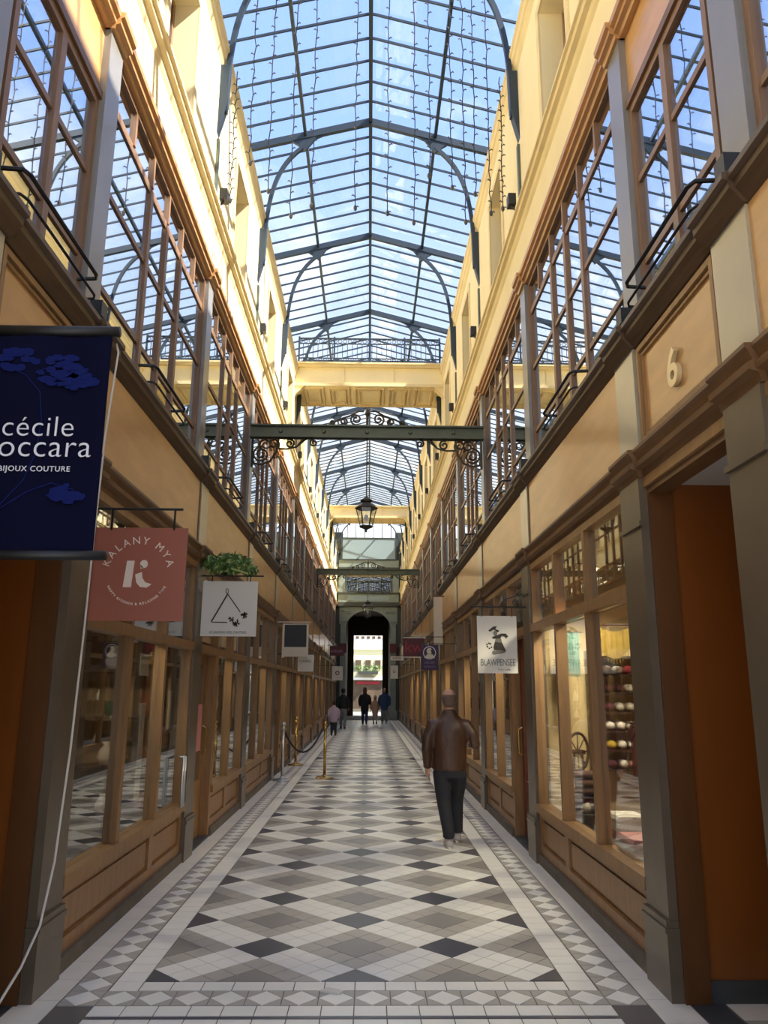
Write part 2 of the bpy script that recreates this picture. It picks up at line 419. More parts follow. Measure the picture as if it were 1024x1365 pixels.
def shopfront(s, side, i, y0, y1, label, door=None, near=True, railz=2.2):
    """wooden shopfront between two pilasters: panelled stall riser, sill, three lights, transom lights"""
    t = thing('shopfront', (X(s, .02), (y0+y1)/2, 0), label, 'shopfront', 'wooden shopfronts along the arcade')
    w3 = (y1-y0)/3; th = railz+.08
    d0 = y0
    g = 'glass_shop'
    if door == 'near': d0 = y0+w3
    if door == 'near':
        # recessed doorway with a glazed leaf
        dr = thing('door', (X(s, .10), y0+w3/2, 0)); dr.parent = t; dr.location = org(dr)-org(t)
        MB().box(X(s, .10), X(s, .15), y0+.05, y0+.15, .02, railz).box(X(s, .10), X(s, .15), y0+w3-.17, y0+w3-.07, .02, railz).box(X(s, .10), X(s, .15), y0+.15, y0+w3-.17, .02, .62).box(X(s, .10), X(s, .15), y0+.15, y0+w3-.17, railz-.12, railz).build('leaf', dr, 'door_red' if s > 0 else 'oak_brown')
        MB().box(X(s, .12), X(s, .13), y0+.15, y0+w3-.17, .62, railz-.12).build('pane', dr, g)
        MB().tube([(X(s, .10), y0+w3-.13, .9), (X(s, .05), y0+w3-.13, .92), (X(s, .05), y0+w3-.13, 1.18), (X(s, .10), y0+w3-.13, 1.2)], .011, 6).build('handle', dr, 'brass')
        piece(t, 'jamb', X(s, -.005), X(s, .12), y0, y0+.05, .0, railz, 'oak_brown')
        piece(t, 'jamb', X(s, -.005), X(s, .12), y0+w3-.07, y0+w3+.0, .0, railz, 'oak_brown')
        piece(t, 'threshold', X(s, -.02), X(s, .14), y0, y0+w3, 0, .02, 'stone_dark')
    # stall riser
    piece(t, 'plinth', X(s, -.03), X(s, .10), d0, y1, 0, .09, 'plinth')
    cuts = [d0, y0+2*w3-.02, y1]
    for a, b in zip(cuts[:-1], cuts[1:]):
        if near:
            k = MB().box(X(s, .03), X(s, .09), a, b, .09, .47).build('riser_panel', t, 'oak_brown')
            f = MB()
            f.box(X(s, .0), X(s, .03), a, b, .09, .17).box(X(s, .0), X(s, .03), a, b, .42, .47).box(X(s, .0), X(s, .03), a, a+.07, .17, .42).box(X(s, .0), X(s, .03), b-.07, b, .17, .42)
            f.box(X(s, .015), X(s, .03), a+.10, b-.10, .20, .39)
            f.build('panel_frame', k, 'oak_brown')
        else: piece(t, 'riser_panel', X(s, .01), X(s, .09), a, b, .09, .47, 'oak_brown')
    piece(t, 'sill', X(s, -.035), X(s, .10), d0, y1, .47, .545, 'oak')
    # uprights
    ups = [d0, y0+w3, y0+2*w3, y1]
    if door != 'near':
        piece(t, 'stile', X(s, -.01), X(s, .08), d0, d0+.06, .545, railz, 'oak')
    piece(t, 'stile', X(s, -.01), X(s, .08), y1-.06, y1, .545, railz, 'oak')
    for u in ups[1:-1]:
        if u == d0: piece(t, 'mullion', X(s, -.01), X(s, .08), u, u+.06, .545, railz, 'oak'); continue
        piece(t, 'mullion', X(s, -.015), X(s, .08), u-.035, u+.035, .545, railz, 'oak')
    if door != 'near': cells = [(ups[0]+.06, ups[1]-.035), (ups[1]+.035, ups[2]-.035), (ups[2]+.035, ups[3]-.06)]
    else: cells = [(ups[1]+.06, ups[2]-.035), (ups[2]+.035, ups[3]-.06)]
    for a, b in cells: piece(t, 'pane', X(s, .035), X(s, .043), a, b, .545, railz, g)
    piece(t, 'transom_rail', X(s, -.03), X(s, .09), y0, y1, railz, th, 'oak')
    ups = [y0, y0+w3, y0+2*w3, y1]
    piece(t, 'stile', X(s, -.005), X(s, .08), y0, y0+.05, th, 2.84, 'oak'); piece(t, 'stile', X(s, -.005), X(s, .08), y1-.05, y1, th, 2.84, 'oak')
    for u in ups[1:-1]: piece(t, 'mullion', X(s, -.01), X(s, .08), u-.03, u+.03, th, 2.84, 'oak')
    for a, b in ((ups[0]+.05, ups[1]-.03), (ups[1]+.03, ups[2]-.03), (ups[2]+.03, ups[3]-.05)):
        piece(t, 'transom_pane', X(s, .035), X(s, .043), a, b, th, 2.84, g)
    piece(t, 'head', X(s, -.01), X(s, .09), y0, y1, 2.84, 2.90, 'oak')
    return t

def upper_window(s, y0, y1, z1, narrow=False, near=True):
    NWIN[0] += 1
    t = thing('window_%d' % NWIN[0], (X(s, .12), (y0+y1)/2, 3.94), kind='structure')
    a, b = X(s, .09), X(s, .15)
    bars = []; panes = []
    n = 2 if narrow else 6
    st = (y1-y0)/n
    cols_hi = [y0+i*st for i in range(n+1)]
    if narrow:
        rails = [4.36, 4.97]; cols_lo = cols_hi; top_lo = z1-.05
    else:
        rails = [4.36, 5.09, 5.77]; cols_lo = [cols_hi[0], cols_hi[2], cols_hi[3], cols_hi[4], cols_hi[6]]; top_lo = 5.77
    fr = [('frame', y0, y0+.05, 3.94, z1), ('frame', y1-.05, y1, 3.94, z1), ('frame', y0+.05, y1-.05, z1-.06, z1), ('frame', y0+.05, y1-.05, 3.94, 3.99)]
    bw = .035
    for c in cols_lo[1:-1]: fr.append(('mullion', c-bw, c+bw, 3.99, top_lo if not narrow else z1-.06))
    if not narrow:
        for c in cols_hi[1:-1]: fr.append(('mullion', c-.02, c+.02, 5.80, z1-.06))
    rl = []
    for r in rails:
        if not narrow and r == 5.77: rl.append(('rail', y0+.05, y1-.05, r-.035, r+.035)); continue
        for c0, c1 in zip(cols_lo[:-1], cols_lo[1:]): rl.append(('rail', c0+bw, c1-bw, r-.022, r+.022))
    zs = [3.99]+rails+([z1-.06] if narrow else [])
    for c0, c1 in zip(cols_lo[:-1], cols_lo[1:]):
        for q0, q1 in zip(zs[:-1], zs[1:]): panes.append((c0+bw, c1-bw, q0+.02, q1-.02))
    if not narrow:
        for c0, c1 in zip(cols_hi[:-1], cols_hi[1:]): panes.append((c0+.02, c1-.02, 5.80, z1-.06))
    if near:
        for nm, p, q, r, v in fr+rl: piece(t, nm, a+(.0 if nm != 'rail' else s*.012), b, p, q, r, v, 'frame_brown')
        for p, q, r, v in panes: piece(t, 'pane', X(s, .115), X(s, .121), p, q, r, v, 'glass_win')
    else:
        m = MB()
        for nm, p, q, r, v in fr+rl: m.box(a, b, p, q, r, v)
        m.build('frame', t, 'frame_brown')
        m = MB()
        for p, q, r, v in panes: m.box(X(s, .115), X(s, .121), p, q, r, v)
        m.build('glazing', t, 'glass_win')
    return t

def stucco_window(s, y0, y1, near):
    NWIN[0] += 1
    t = thing('window_%d' % NWIN[0], (X(s, .30), (y0+y1)/2, 7.06), kind='structure')
    a, b = X(s, .30), X(s, .36); ym = (y0+y1)/2
    for nm, p, q, r, v in (('frame', y0, y0+.06, 7.06, 8.62), ('frame', y1-.06, y1, 7.06, 8.62), ('frame', y0+.06, y1-.06, 8.55, 8.62), ('frame', y0+.06, y1-.06, 7.06, 7.14), ('mullion', ym-.04, ym+.04, 7.14, 8.55), ('rail', y0+.06, ym-.04, 8.0, 8.04), ('rail', ym+.04, y1-.06, 8.0, 8.04)):
        piece(t, nm, a, b, p, q, r, v, 'frame_brown')
    for p, q in ((y0+.06, ym-.04), (ym+.04, y1-.06)):
        for r, v in ((7.14, 8.0), (8.04, 8.55)): piece(t, 'pane', X(s, .33), X(s, .336), p, q, r, v, 'glass_win')

SHOP_LABEL = {
 ('right', 0): 'oak shopfront with a lit yarn and spinning wheel display, right of the walking man',
 ('right', 1): 'oak shopfront with a reddish door beside the white illustrated poster sign',
 ('left', 0): 'oak shopfront reflecting the checkered floor, beneath the terracotta sign',
 ('left', 1): 'oak shopfront with a glazed door under the white triangle drawing sign',
}
for side, s in SIDES.items():
    w = thing('wall_'+side, (X(s, 0), 0, 0), kind='structure'); WALL[side] = w
    # ---- pilasters: one before the narrow doorway, one after it, then one per bay
    pils = [-.36, 3.03] + PIL
    for k, y0 in enumerate(pils): pilaster(w, s, y0, k)
    bays = [(pils[i]+PW, pils[i+1]) for i in range(len(pils)-1)] + [(pils[-1]+PW, END)]
    for k, (y0, y1) in enumerate(bays):
        narrow = (k == 1)
        kk = k-2
        near = kk <= 4
        # bands of mouldings
        cornice(w, 'cornice', s, y0, y1, LOW, 'moulding')
        cornice(w, 'sill_cornice', s, y0-(.1 if k else 0), y1, HI, 'sill_dark')
        cornice(w, 'header', s, y0-PW, y1, HEAD, 'header_gold')
        # fascia panel
        if narrow:
            fp = MB().box(X(s, .03), X(s, .10), y0, y1, 3.08, 3.77).build('fascia_panel', w, 'honey')
            f = MB()
            for o_, t_, dd in ((.03, .035, .0), (.075, .02, .015)):
                f.box(X(s, dd), X(s, .03), y0+o_, y1-o_, 3.08+o_, 3.08+o_+t_).box(X(s, dd), X(s, .03), y0+o_, y1-o_, 3.77-o_-t_, 3.77-o_)
                f.box(X(s, dd), X(s, .03), y0+o_, y0+o_+t_, 3.08+o_+t_, 3.77-o_-t_).box(X(s, dd), X(s, .03), y1-o_-t_, y1-o_, 3.08+o_+t_, 3.77-o_-t_)
            f.build('panel_moulding', fp, 'oak')
        else:
            piece(w, 'fascia_panel', X(s, .005), X(s, .10), y0, y1, 3.08, 3.77, 'honey')
            if kk >= 0: MB().box(X(s, .0), X(s, .006), y1-.035, y1-.01, 3.08, 3.77).build('vertical_strip', w, 'sill_dark')  # pilaster's shadow line coloured in as a dark strip on the panel
        # first-floor window
        if narrow:
            upper_window(s, y0+.0, y1-.0, 5.56, True)
            piece(w, 'spandrel_panel', X(s, .10), X(s, .16), y0, y1, 5.60, 6.15, 'honey')
            piece(w, 'spandrel_rail', X(s, .07), X(s, .16), y0, y1, 5.56, 5.62, 'moulding')
        else:
            upper_window(s, y0-.10, y1, 6.15, False, near)
        # stucco storey
        ya, yb = y0-PW, y1
        piece(w, 'stucco_band', X(s, .06), X(s, .26), ya, yb, 6.27, 6.85, 'stucco')
        cornice(w, 'stucco_cornice', s, ya, yb, COR, 'stucco_trim')
        if narrow:
            piece(w, 'stucco_wall', X(s, .06), X(s, .34), ya, yb, 7.05, 9.0, 'stucco')
        else:
            o0, o1 = ya+1.22, ya+2.18
            piece(w, 'stucco_wall', X(s, .06), X(s, .34), ya, o0, 7.05, 9.0, 'stucco')
            piece(w, 'stucco_wall', X(s, .06), X(s, .34), o1, yb, 7.05, 9.0, 'stucco')
            piece(w, 'lintel', X(s, .06), X(s, .34), o0, o1, 8.62, 9.0, 'stucco')
            piece(w, 'architrave', X(s, .04), X(s, .06), o1, o1+.1, 7.05, 8.72, 'stucco_trim')
            piece(w, 'architrave', X(s, .04), X(s, .06), o0-.1, o0, 7.05, 8.72, 'stucco_trim')
            piece(w, 'architrave', X(s, .04), X(s, .06), o0, o1, 8.62, 8.72, 'stucco_trim')
            stucco_window(s, o0, o1, near)
        cornice(w, 'eave_cornice', s, ya, yb, EAVE, 'stucco_trim')
        # fronts
        if narrow: continue
        if k == 0: lab = 'oak shopfront beside the camera on the %s, before the open doorway' % side
        else: lab = SHOP_LABEL.get((side, kk), '%s wooden shopfront along the %s wall counted from the open doorway' % (ORD[kk], side))
        shopfront(s, side, k, y0, y1, lab, 'near' if kk in ((1, 4, 7, 10) if s > 0 else (1, 3, 6, 8)) else None, near, 2.2 if s > 0 else 2.0)
    # ---- the body of the building behind the fronts
    piece(w, 'party_slab', X(s, .10), X(s, 2.6), -.4, END, 2.93, 3.07, 'room')
    piece(w, 'party_slab', X(s, .16), X(s, 2.6), -.4, END, 3.74, 3.92, 'room')
    piece(w, 'party_slab', X(s, .20), X(s, 2.6), -.4, END, 6.20, 6.9, 'room')
    piece(w, 'coping', X(s, .10), X(s, 2.6), -.8, END, 9.22, 9.26, 'stucco_trim')
    piece(w, 'outer_wall', X(s, 2.5), X(s, 2.6), -.4, END, 0, 9.22, 'room')
    piece(w, 'upstand', X(s, .72), X(s, .78), -2.3, END, 9.26, 10.44, 'stucco_trim')
    for k, y0 in enumerate(pils):
        if 1 <= k <= 2: continue
        piece(w, 'party_wall', X(s, .14), X(s, 2.5), y0+.10, y0+.25, 0, 9.2, 'room_cream' if (k == 3 and s > 0) else 'room')
    piece(w, 'party_wall', X(s, .14), X(s, 2.5), pils[1]+.2, pils[1]+PW, 2.93, 9.2, 'room')
    piece(w, 'party_wall', X(s, .14), X(s, 2.5), pils[2]+.02, pils[2]+.12, 2.93, 9.2, 'room')
    # ---- the open doorway: a timber-lined corridor
    y0, y1 = pils[1]+PW, pils[2]
    piece(w, 'lintel', X(s, .0), X(s, .16), y0, y1, 2.84, 2.90, 'oak')
    piece(w, 'lintel_board', X(s, .02), X(s, .14), y0, y1, 2.80, 2.84, 'moulding')
    piece(w, 'soffit', X(s, .14), X(s, 2.2), y0, y1, 2.86, 2.93, 'soffit')
    piece(w, 'lining_panel', X(s, .16), X(s, 2.2), y1, y1+.12, .10, 2.86, 'recess_orange')
    piece(w, 'lining_panel', X(s, .16), X(s, 2.2), y0-.12, y0, .10, 2.86, 'recess_orange')
    piece(w, 'lining_skirting', X(s, .10), X(s, 2.2), y1-.015, y1+.12, .0, .11, 'stone_dark')
    piece(w, 'lining_skirting', X(s, .10), X(s, 2.2), y0-.12, y0+.015, .0, .11, 'stone_dark')
    piece(w, 'door_jamb', X(s, .02), X(s, .16), y1-.03, y1, .0, 2.80, 'recess_frame')
    piece(w, 'door_jamb', X(s, .02), X(s, .16), y0, y0+.03, .0, 2.80, 'recess_frame')
    piece(w, 'corridor_end', X(s, 2.2), X(s, 2.26), y0-.1, y1+.1, 0, 2.93, 'recess_orange')
    piece(w, 'threshold', X(s, .05), X(s, .22), y0, y1, -.003, .002, 'stone_dark')
    for i in range(9):
        for j in range(5):
            xa = .24+.22*i; ya = y0+.01+.235*j
            piece(w, 'corridor_tile', X(s, xa), X(s, xa+.215), ya, ya+.23, -.01, .001, ('tile_cream', 'tile_grey')[(i+j) % 2])

# ================================================================== glass roof
cg = thing('ceiling', (0, 0, 11.16), kind='structure')
RZ = 11.16; SL = .27
def rz(x): return RZ-SL*abs(x)
XE = 2.45
MB().box(-.03, .03, TR[0], END, RZ-.10, RZ+.02).build('ridge_beam', cg, 'iron')
for s in (-1, 1):
    MB().box(s*1.08, s*1.13, TR[0], END, rz(1.1)-.09, rz(1.1)-.01).build('purlin', cg, 'iron')
    MB().box(s*(XE-.04), s*XE, TR[0], END, rz(XE)-.10, rz(XE)).build('eave_plate', cg, 'iron')
st = B/8
def gbar(y, s, mb):
    mb.bar((s*.03, y, rz(.03)-.012), (s*XE, y, rz(XE)-.012), .022, .036)
barL = {}
far = MB(); farp = MB()
for k in range(len(TR)):
    for j in range(8):
        y = TR[k]+st*j
        if y+st > END: continue
        ind = 2 <= k <= 7
        for s in (-1, 1):
            if j:
                if ind:
                    if s not in barL:
                        m_ = MB(); gbar(0, s, m_); o = m_.build('glazing_bar', None, 'iron'); barL[s] = o
                        o.parent = cg; o.location = Vector((0, y, 0))-org(cg)
                    else:
                        o = barL[s].copy(); COL.objects.link(o); o.parent = cg; o.location = Vector((0, y, 0))-org(cg)
                else: gbar(y, s, far)
            for xa, xb in ((.02, 1.10), (1.11, XE)):
                if ind:
                    key = ('pane', s, xa)
                    if key not in barL:
                        o = MB().prism([(s*xa, rz(xa)+.012), (s*xb, rz(xb)+.012), (s*xb, rz(xb)+.018), (s*xa, rz(xa)+.018)], -st/2+.004, st/2-.004, 'y').build('pane', None, 'glass_roof')
                        barL[key] = o; o.parent = cg
                    else:
                        o = barL[key].copy(); COL.objects.link(o); o.parent = cg
                    o.location = Vector((0, y+st/2, 0))-org(cg)
                else:
                    farp.prism([(s*xa, rz(xa)+.012), (s*xb, rz(xb)+.012), (s*xb, rz(xb)+.018), (s*xa, rz(xa)+.018)], y+.004, y+st-.004, 'y')
tag(far.build('glazing_bar', cg, 'iron'), kind='stuff'); tag(farp.build('pane', cg, 'glass_roof'), kind='stuff')
def bez(p0, p1, p2, p3, n=14):
    return [tuple(((1-t)**3)*a+3*t*(1-t)**2*b+3*t*t*(1-t)*c+t**3*d for a, b, c, d in zip(p0, p1, p2, p3)) for t in [i/n for i in range(n+1)]]
def truss(y):
    t = thing('truss', (0, y, RZ)); t.parent = cg; t.location = Vector((0, y, RZ))-org(cg)
    for s in (-1, 1):
        MB().bar((0, y, RZ-.07), (s*XE, y, rz(XE)-.07), .07, .12).build('rafter', t, 'iron')
        # arched brace from the wall foot up to the gusset
        arc = bez((s*1.73, y, 8.35), (s*1.73, y, 9.7), (s*1.58, y, 10.22), (s*1.08, y, 10.62), 18)
        mb = MB()
        for a, b in zip(arc[:-1], arc[1:]): mb.bar(a, b, .06, .055, (0, 1, 0))
        mb.build('brace', t, 'iron')
        # crescent between the gusset and the apex
        top = [(s*x, rz(x)-.10) for x in [1.12*i/10 for i in range(11)]]
        bot = [(s*1.12*(1-i/10), 10.63+.39*sin(pi/2*i/10)) for i in range(11)]
        MB().prism(top+bot, y-.02, y+.02, 'y').build('crescent', t, 'iron')
        MB().prism([(s*.86, rz(.86)-.10), (s*1.36, rz(1.36)-.10), (s*1.22, 10.60), (s*1.10, 10.50), (s*.98, 10.66)], y-.025, y+.025, 'y').build('gusset', t, 'iron')
        MB().prism([(s*1.82, 7.95), (s*1.76, 8.2), (s*1.70, 8.45), (s*1.69, 8.98), (s*1.82, 8.98)], y-.06, y+.06, 'y').build('wall_shoe', t, 'iron')
        MB().box(s*1.77, s*1.81, y-.035, y+.035, 7.06, 7.97).build('wall_strip', t, 'iron_green')
for y in TR: truss(y)

# ================================================================== end of the arcade
we = thing('wall_end', (0, END, 0), kind='structure')
def P3(name, m, *boxes, parent=we):
    mb = MB()
    for b in boxes: mb.box(*b)
    return mb.build(name, parent, m)
for s in (-1, 1):
    mb = MB().box(s*1.18, s*1.62, END, END+.4, 0, .5).box(s*1.24, s*1.54, END, END+.3, .5, 5.3).box(s*1.18, s*1.62, END-.05, END+.35, 5.3, 5.45)
    mb.build('column', we, 'portal_green')
    P3('side_pier', 'portal_dark', (s*1.50, s*2.6, END+.05, END+.4, 0, 10.4))
    P3('shop_board', 'maroon', (s*1.2, s*1.6, END-.09, END-.05, 3.6, 4.1))
    # spandrel with quarter arch
    poly = [(s*1.62, 5.2), (s*1.62, 6.15), (0, 6.15), (0, 5.95)] + [(s*1.24*sin(a), 4.95+1.0*cos(a)) for a in [pi/2*i/10 for i in range(1, 11)]]
    MB().prism(poly, END+.02, END+.3, 'y').build('spandrel', we, 'portal_green')
    mb = MB()
    for i in range(3): mb.tube([(s*(1.42-.18*i)+.07*cos(a), END-.0, 5.85-.02*i+.07*sin(a)) for a in [2*pi*k/12 for k in range(12)]], .018, 5, closed=True)
    mb.build('scrollwork', we, 'portal_green')
P3('entablature', 'portal_dark', (-1.7, 1.7, END-.12, END+.3, 6.15, 6.38))
P3('frieze', 'portal_green', (-1.7, 1.7, END, END+.3, 6.38, 6.86))
P3('frieze_panel', 'portal_panel', (-1.15, 1.15, END-.02, END, 6.46, 6.78))
P3('ledge', 'portal_dark', (-1.7, 1.7, END-.1, END+.3, 6.86, 6.94))
mb = MB().box(-1.3, 1.3, END-.05, END-.02, 7.55, 7.6).box(-1.3, 1.3, END-.05, END-.02, 6.98, 7.02)
for i in range(19): mb.box(-1.3+.144*i-.012, -1.3+.144*i+.012, END-.05, END-.02, 7.02, 7.55)
mb.build('railing', we, 'portal_dark')
P3('gallery_back', 'room_dark', (-1.5, 1.5, END+.5, END+.55, 6.9, 8.4))
for i in range(4): piece(we, 'pane', -1.28+.65*i, -.67+.65*i, END+.2, END+.21, 6.94, 8.2, 'glass_win')
for i in range(5): piece(we, 'gallery_mullion', -1.32+.65*i, -1.27+.65*i, END+.16, END+.24, 6.94, 8.2, 'portal_green')
for s in (-1, 1): P3('gallery_pier', 'portal_green', (s*1.34, s*1.7, END, END+.3, 6.94, 8.3))
P3('gallery_head', 'portal_dark', (-1.7, 1.7, END-.06, END+.3, 8.2, 8.36))
P3('upper_frieze', 'portal_green', (-1.7, 1.7, END, END+.3, 8.36, 8.78))
P3('upper_panel', 'portal_panel', (-1.5, 1.5, END-.03, END+.05, 8.84, 10.0))
P3('panel_frame', 'portal_dark', (-1.6, 1.6, END-.05, END+.1, 8.76, 8.84), (-1.6, 1.6, END-.05, END+.1, 10.0, 10.08), (-1.6, -1.5, END-.05, END+.1, 8.84, 10.0), (1.5, 1.6, END-.05, END+.1, 8.84, 10.0))
for i in range(7):
    x0 = -1.75+.5*i
    MB().prism([(x0+.03, 10.1), (x0+.47, 10.1), (x0+.47, rz(x0+.47)-.05), (x0+.03, rz(x0+.03)-.05)], END+.02, END+.03, 'y').build('pane', we, 'glass_roof')
    piece(we, 'gable_bar', x0-.02, x0+.02, END, END+.06, 10.08, rz(x0)-.04, 'iron')
# vestibule and the street beyond
for s in (-1, 1):
    P3('vestibule_wall', 'vestibule', (s*1.3, s*1.5, END+.4, 50, 0, 6.2)); P3('vestibule_end', 'vestibule', (s*.92, s*1.5, 50, 50.2, 0, 6.2))
P3('vestibule_ceiling', 'vestibule', (-1.5, 1.5, END+.3, 50.2, 6.2, 6.4)); P3('vestibule_lintel', 'vestibule', (-.92, .92, 50, 50.2, 5.0, 6.2))
rd = MB().box(-12, 12, 50.2, 62, -.12, -.01).build('street', None, 'asphalt'); tag(rd, 'grey street paving beyond the far end of the arcade', 'street')
fb = thing('facade', (0, 60, 0), 'sunlit cream building across the street beyond the arcade exit', 'building')
P3('wall', 'far_white', (-8, 8, 60, 60.6, 4.62, 12), parent=fb); P3('string_course', 'far_stone', (-8, 8, 59.9, 60, 4.55, 4.65), parent=fb)
P3('cream_band', 'far_cream', (-8, 8, 60, 60.6, 3.85, 4.55), parent=fb); P3('base_wall', 'far_stone', (-8, 8, 60, 60.6, 0, 3.85), parent=fb)
for i in range(-4, 5): piece(fb, 'window', .42*i-.12, .42*i+.12, 59.96, 60, 5.42, 5.62, 'room_dark')
for i in range(-3, 4): piece(fb, 'window', .75*i-.2, .75*i+.2, 59.95, 60, 3.1, 3.8, 'room_dark')
P3('awning', 'portal_dark', (-.7, .75, 58.9, 60, 2.75, 2.95), parent=fb); P3('shop_fascia', 'far_white', (-1.6, 1.6, 59.7, 60, 2.32, 2.50), parent=fb)
P3('shop_opening', 'room_dark', (-1.5, 1.5, 59.9, 60, .2, 2.28), parent=fb); P3('shop_sign', 'maroon_red', (-.9, .9, 59.82, 59.9, 2.0, 2.2), parent=fb)
def leaves(mb, c, r, n, size, seed, squash=.6):
    rd_ = random.Random(seed)
    for i in range(n):
        d = Vector((rd_.gauss(0, 1), rd_.gauss(0, 1), rd_.gauss(0, 1)))
        if d.length < .1: continue
        d.normalize(); p = Vector(c)+Vector((d.x*r[0], d.y*r[1], d.z*r[2]))*rd_.uniform(.55, 1.0)
        t = Vector((rd_.gauss(0, 1), rd_.gauss(0, 1), rd_.gauss(-.3, 1))).normalized(); b = t.cross(d)
        if b.length < .05: continue
        b.normalize(); q = size*rd_.uniform(.6, 1.3); nn = t.cross(b)*q*.12
        mb.m('leaf' if rd_.random() < .75 else 'leaf_pale')
        mb.add([p-t*q, p+b*q*.35+nn, p+t*q, p-b*q*.35+nn, p-nn*1.5], [(0, 1, 4), (1, 2, 4), (2, 3, 4), (3, 0, 4)])
mb = MB(); leaves(mb, (0, 59.6, 3.15), (1.6, .35, .3), 260, .09, 3); tag(mb.build('balcony_plants', fb), kind='stuff')

# ================================================================== footbridges
def footbridge(y0, depth, z0, z1, label, rail=True):
    t = thing('footbridge', (0, y0+depth/2, z0), label, 'bridge', 'footbridges crossing the arcade')
    h = z1-z0
    MB().box(-1.795, 1.795, y0+.04, y0+depth-.04, z0+.02, z1-.06).build('deck', t, 'stucco')
    MB().box(-1.795, 1.795, y0-.05, y0+depth+.05, z1-.10, z1-.04).box(-1.795, 1.795, y0-.09, y0+depth+.09, z1-.04, z1).build('cornice', t, 'stucco_trim')
    MB().box(-1.795, 1.795, y0, y0+.04, z0, z0+.07).box(-1.795, 1.795, y0+depth-.04, y0+depth, z0, z0+.07).build('fascia_moulding', t, 'stucco_trim')
    for x in (-.6, .6): piece(t, 'vertical_strip', x-.012, x+.012, y0+.025, y0+.04, z0+.07, z1-.10, 'stucco_trim')
    xs = [-1.7, -1.05, -.42, .42, 1.05, 1.7]
    for i, (a, b) in enumerate(zip(xs[:-1], xs[1:])):
        f = MB(); a += .06; b -= .06; c, d = y0+.16, y0+depth-.16
        for o_ in (0, .09):
            f.box(a+o_, b-o_, c+o_, c+o_+.035, z0-.02, z0+.02).box(a+o_, b-o_, d-o_-.035, d-o_, z0-.02, z0+.02).box(a+o_, a+o_+.035, c+o_+.035, d-o_-.035, z0-.02, z0+.02).box(b-o_-.035, b-o_, c+o_+.035, d-o_-.035, z0-.02, z0+.02)
        f.build('soffit_panel', t, 'stucco_trim')
    for s in (-1, 1):
        MB().prism([(s*1.80, z0-.28), (s*1.80, z0+.02), (s*1.55, z0+.02), (s*1.66, z0-.1), (s*1.76, z0-.2)], y0+.02, y0+.2, 'y').build('bracket', t, 'stucco_trim')
    for q, yy in ((0, y0+.06), (1, y0+depth-.06)) if rail else ():
        r = MB().box(-1.74, 1.74, yy-.015, yy+.015, z1+.03, z1+.06).box(-1.74, 1.74, yy-.015, yy+.015, z1+.15, z1+.17).box(-1.74, 1.74, yy-.02, yy+.02, z1+.66, z1+.69).box(-1.74, 1.74, yy-.015, yy+.015, z1+.53, z1+.55).build('railing', t, 'iron')
        f = MB()
        for i in range(29):
            x = -1.68+.12*i
            for zz in (z1+.105, z1+.605): f.tube([(x+.045*cos(a), yy, zz+.045*sin(a)) for a in [2*pi*k/10 for k in range(10)]], .008, 4, closed=True)
            f.box(x-.007+.06, x+.007+.06, yy-.007, yy+.007, z1+.17, z1+.53)
        f.build('ring_frieze', r, 'iron')
        for x in (-1.72, -.86, 0, .86, 1.72): piece(r, 'post', x-.02, x+.02, yy-.02, yy+.02, z1, z1+.72, 'iron')
    return t
footbridge(17.4, 1.42, 8.75, 9.33, 'cream footbridge with panelled soffit and ringed railing above the scrolled iron beam')
footbridge(34.0, 1.3, 9.2, 9.75, 'distant cream footbridge crossing near the grey end wall', False)

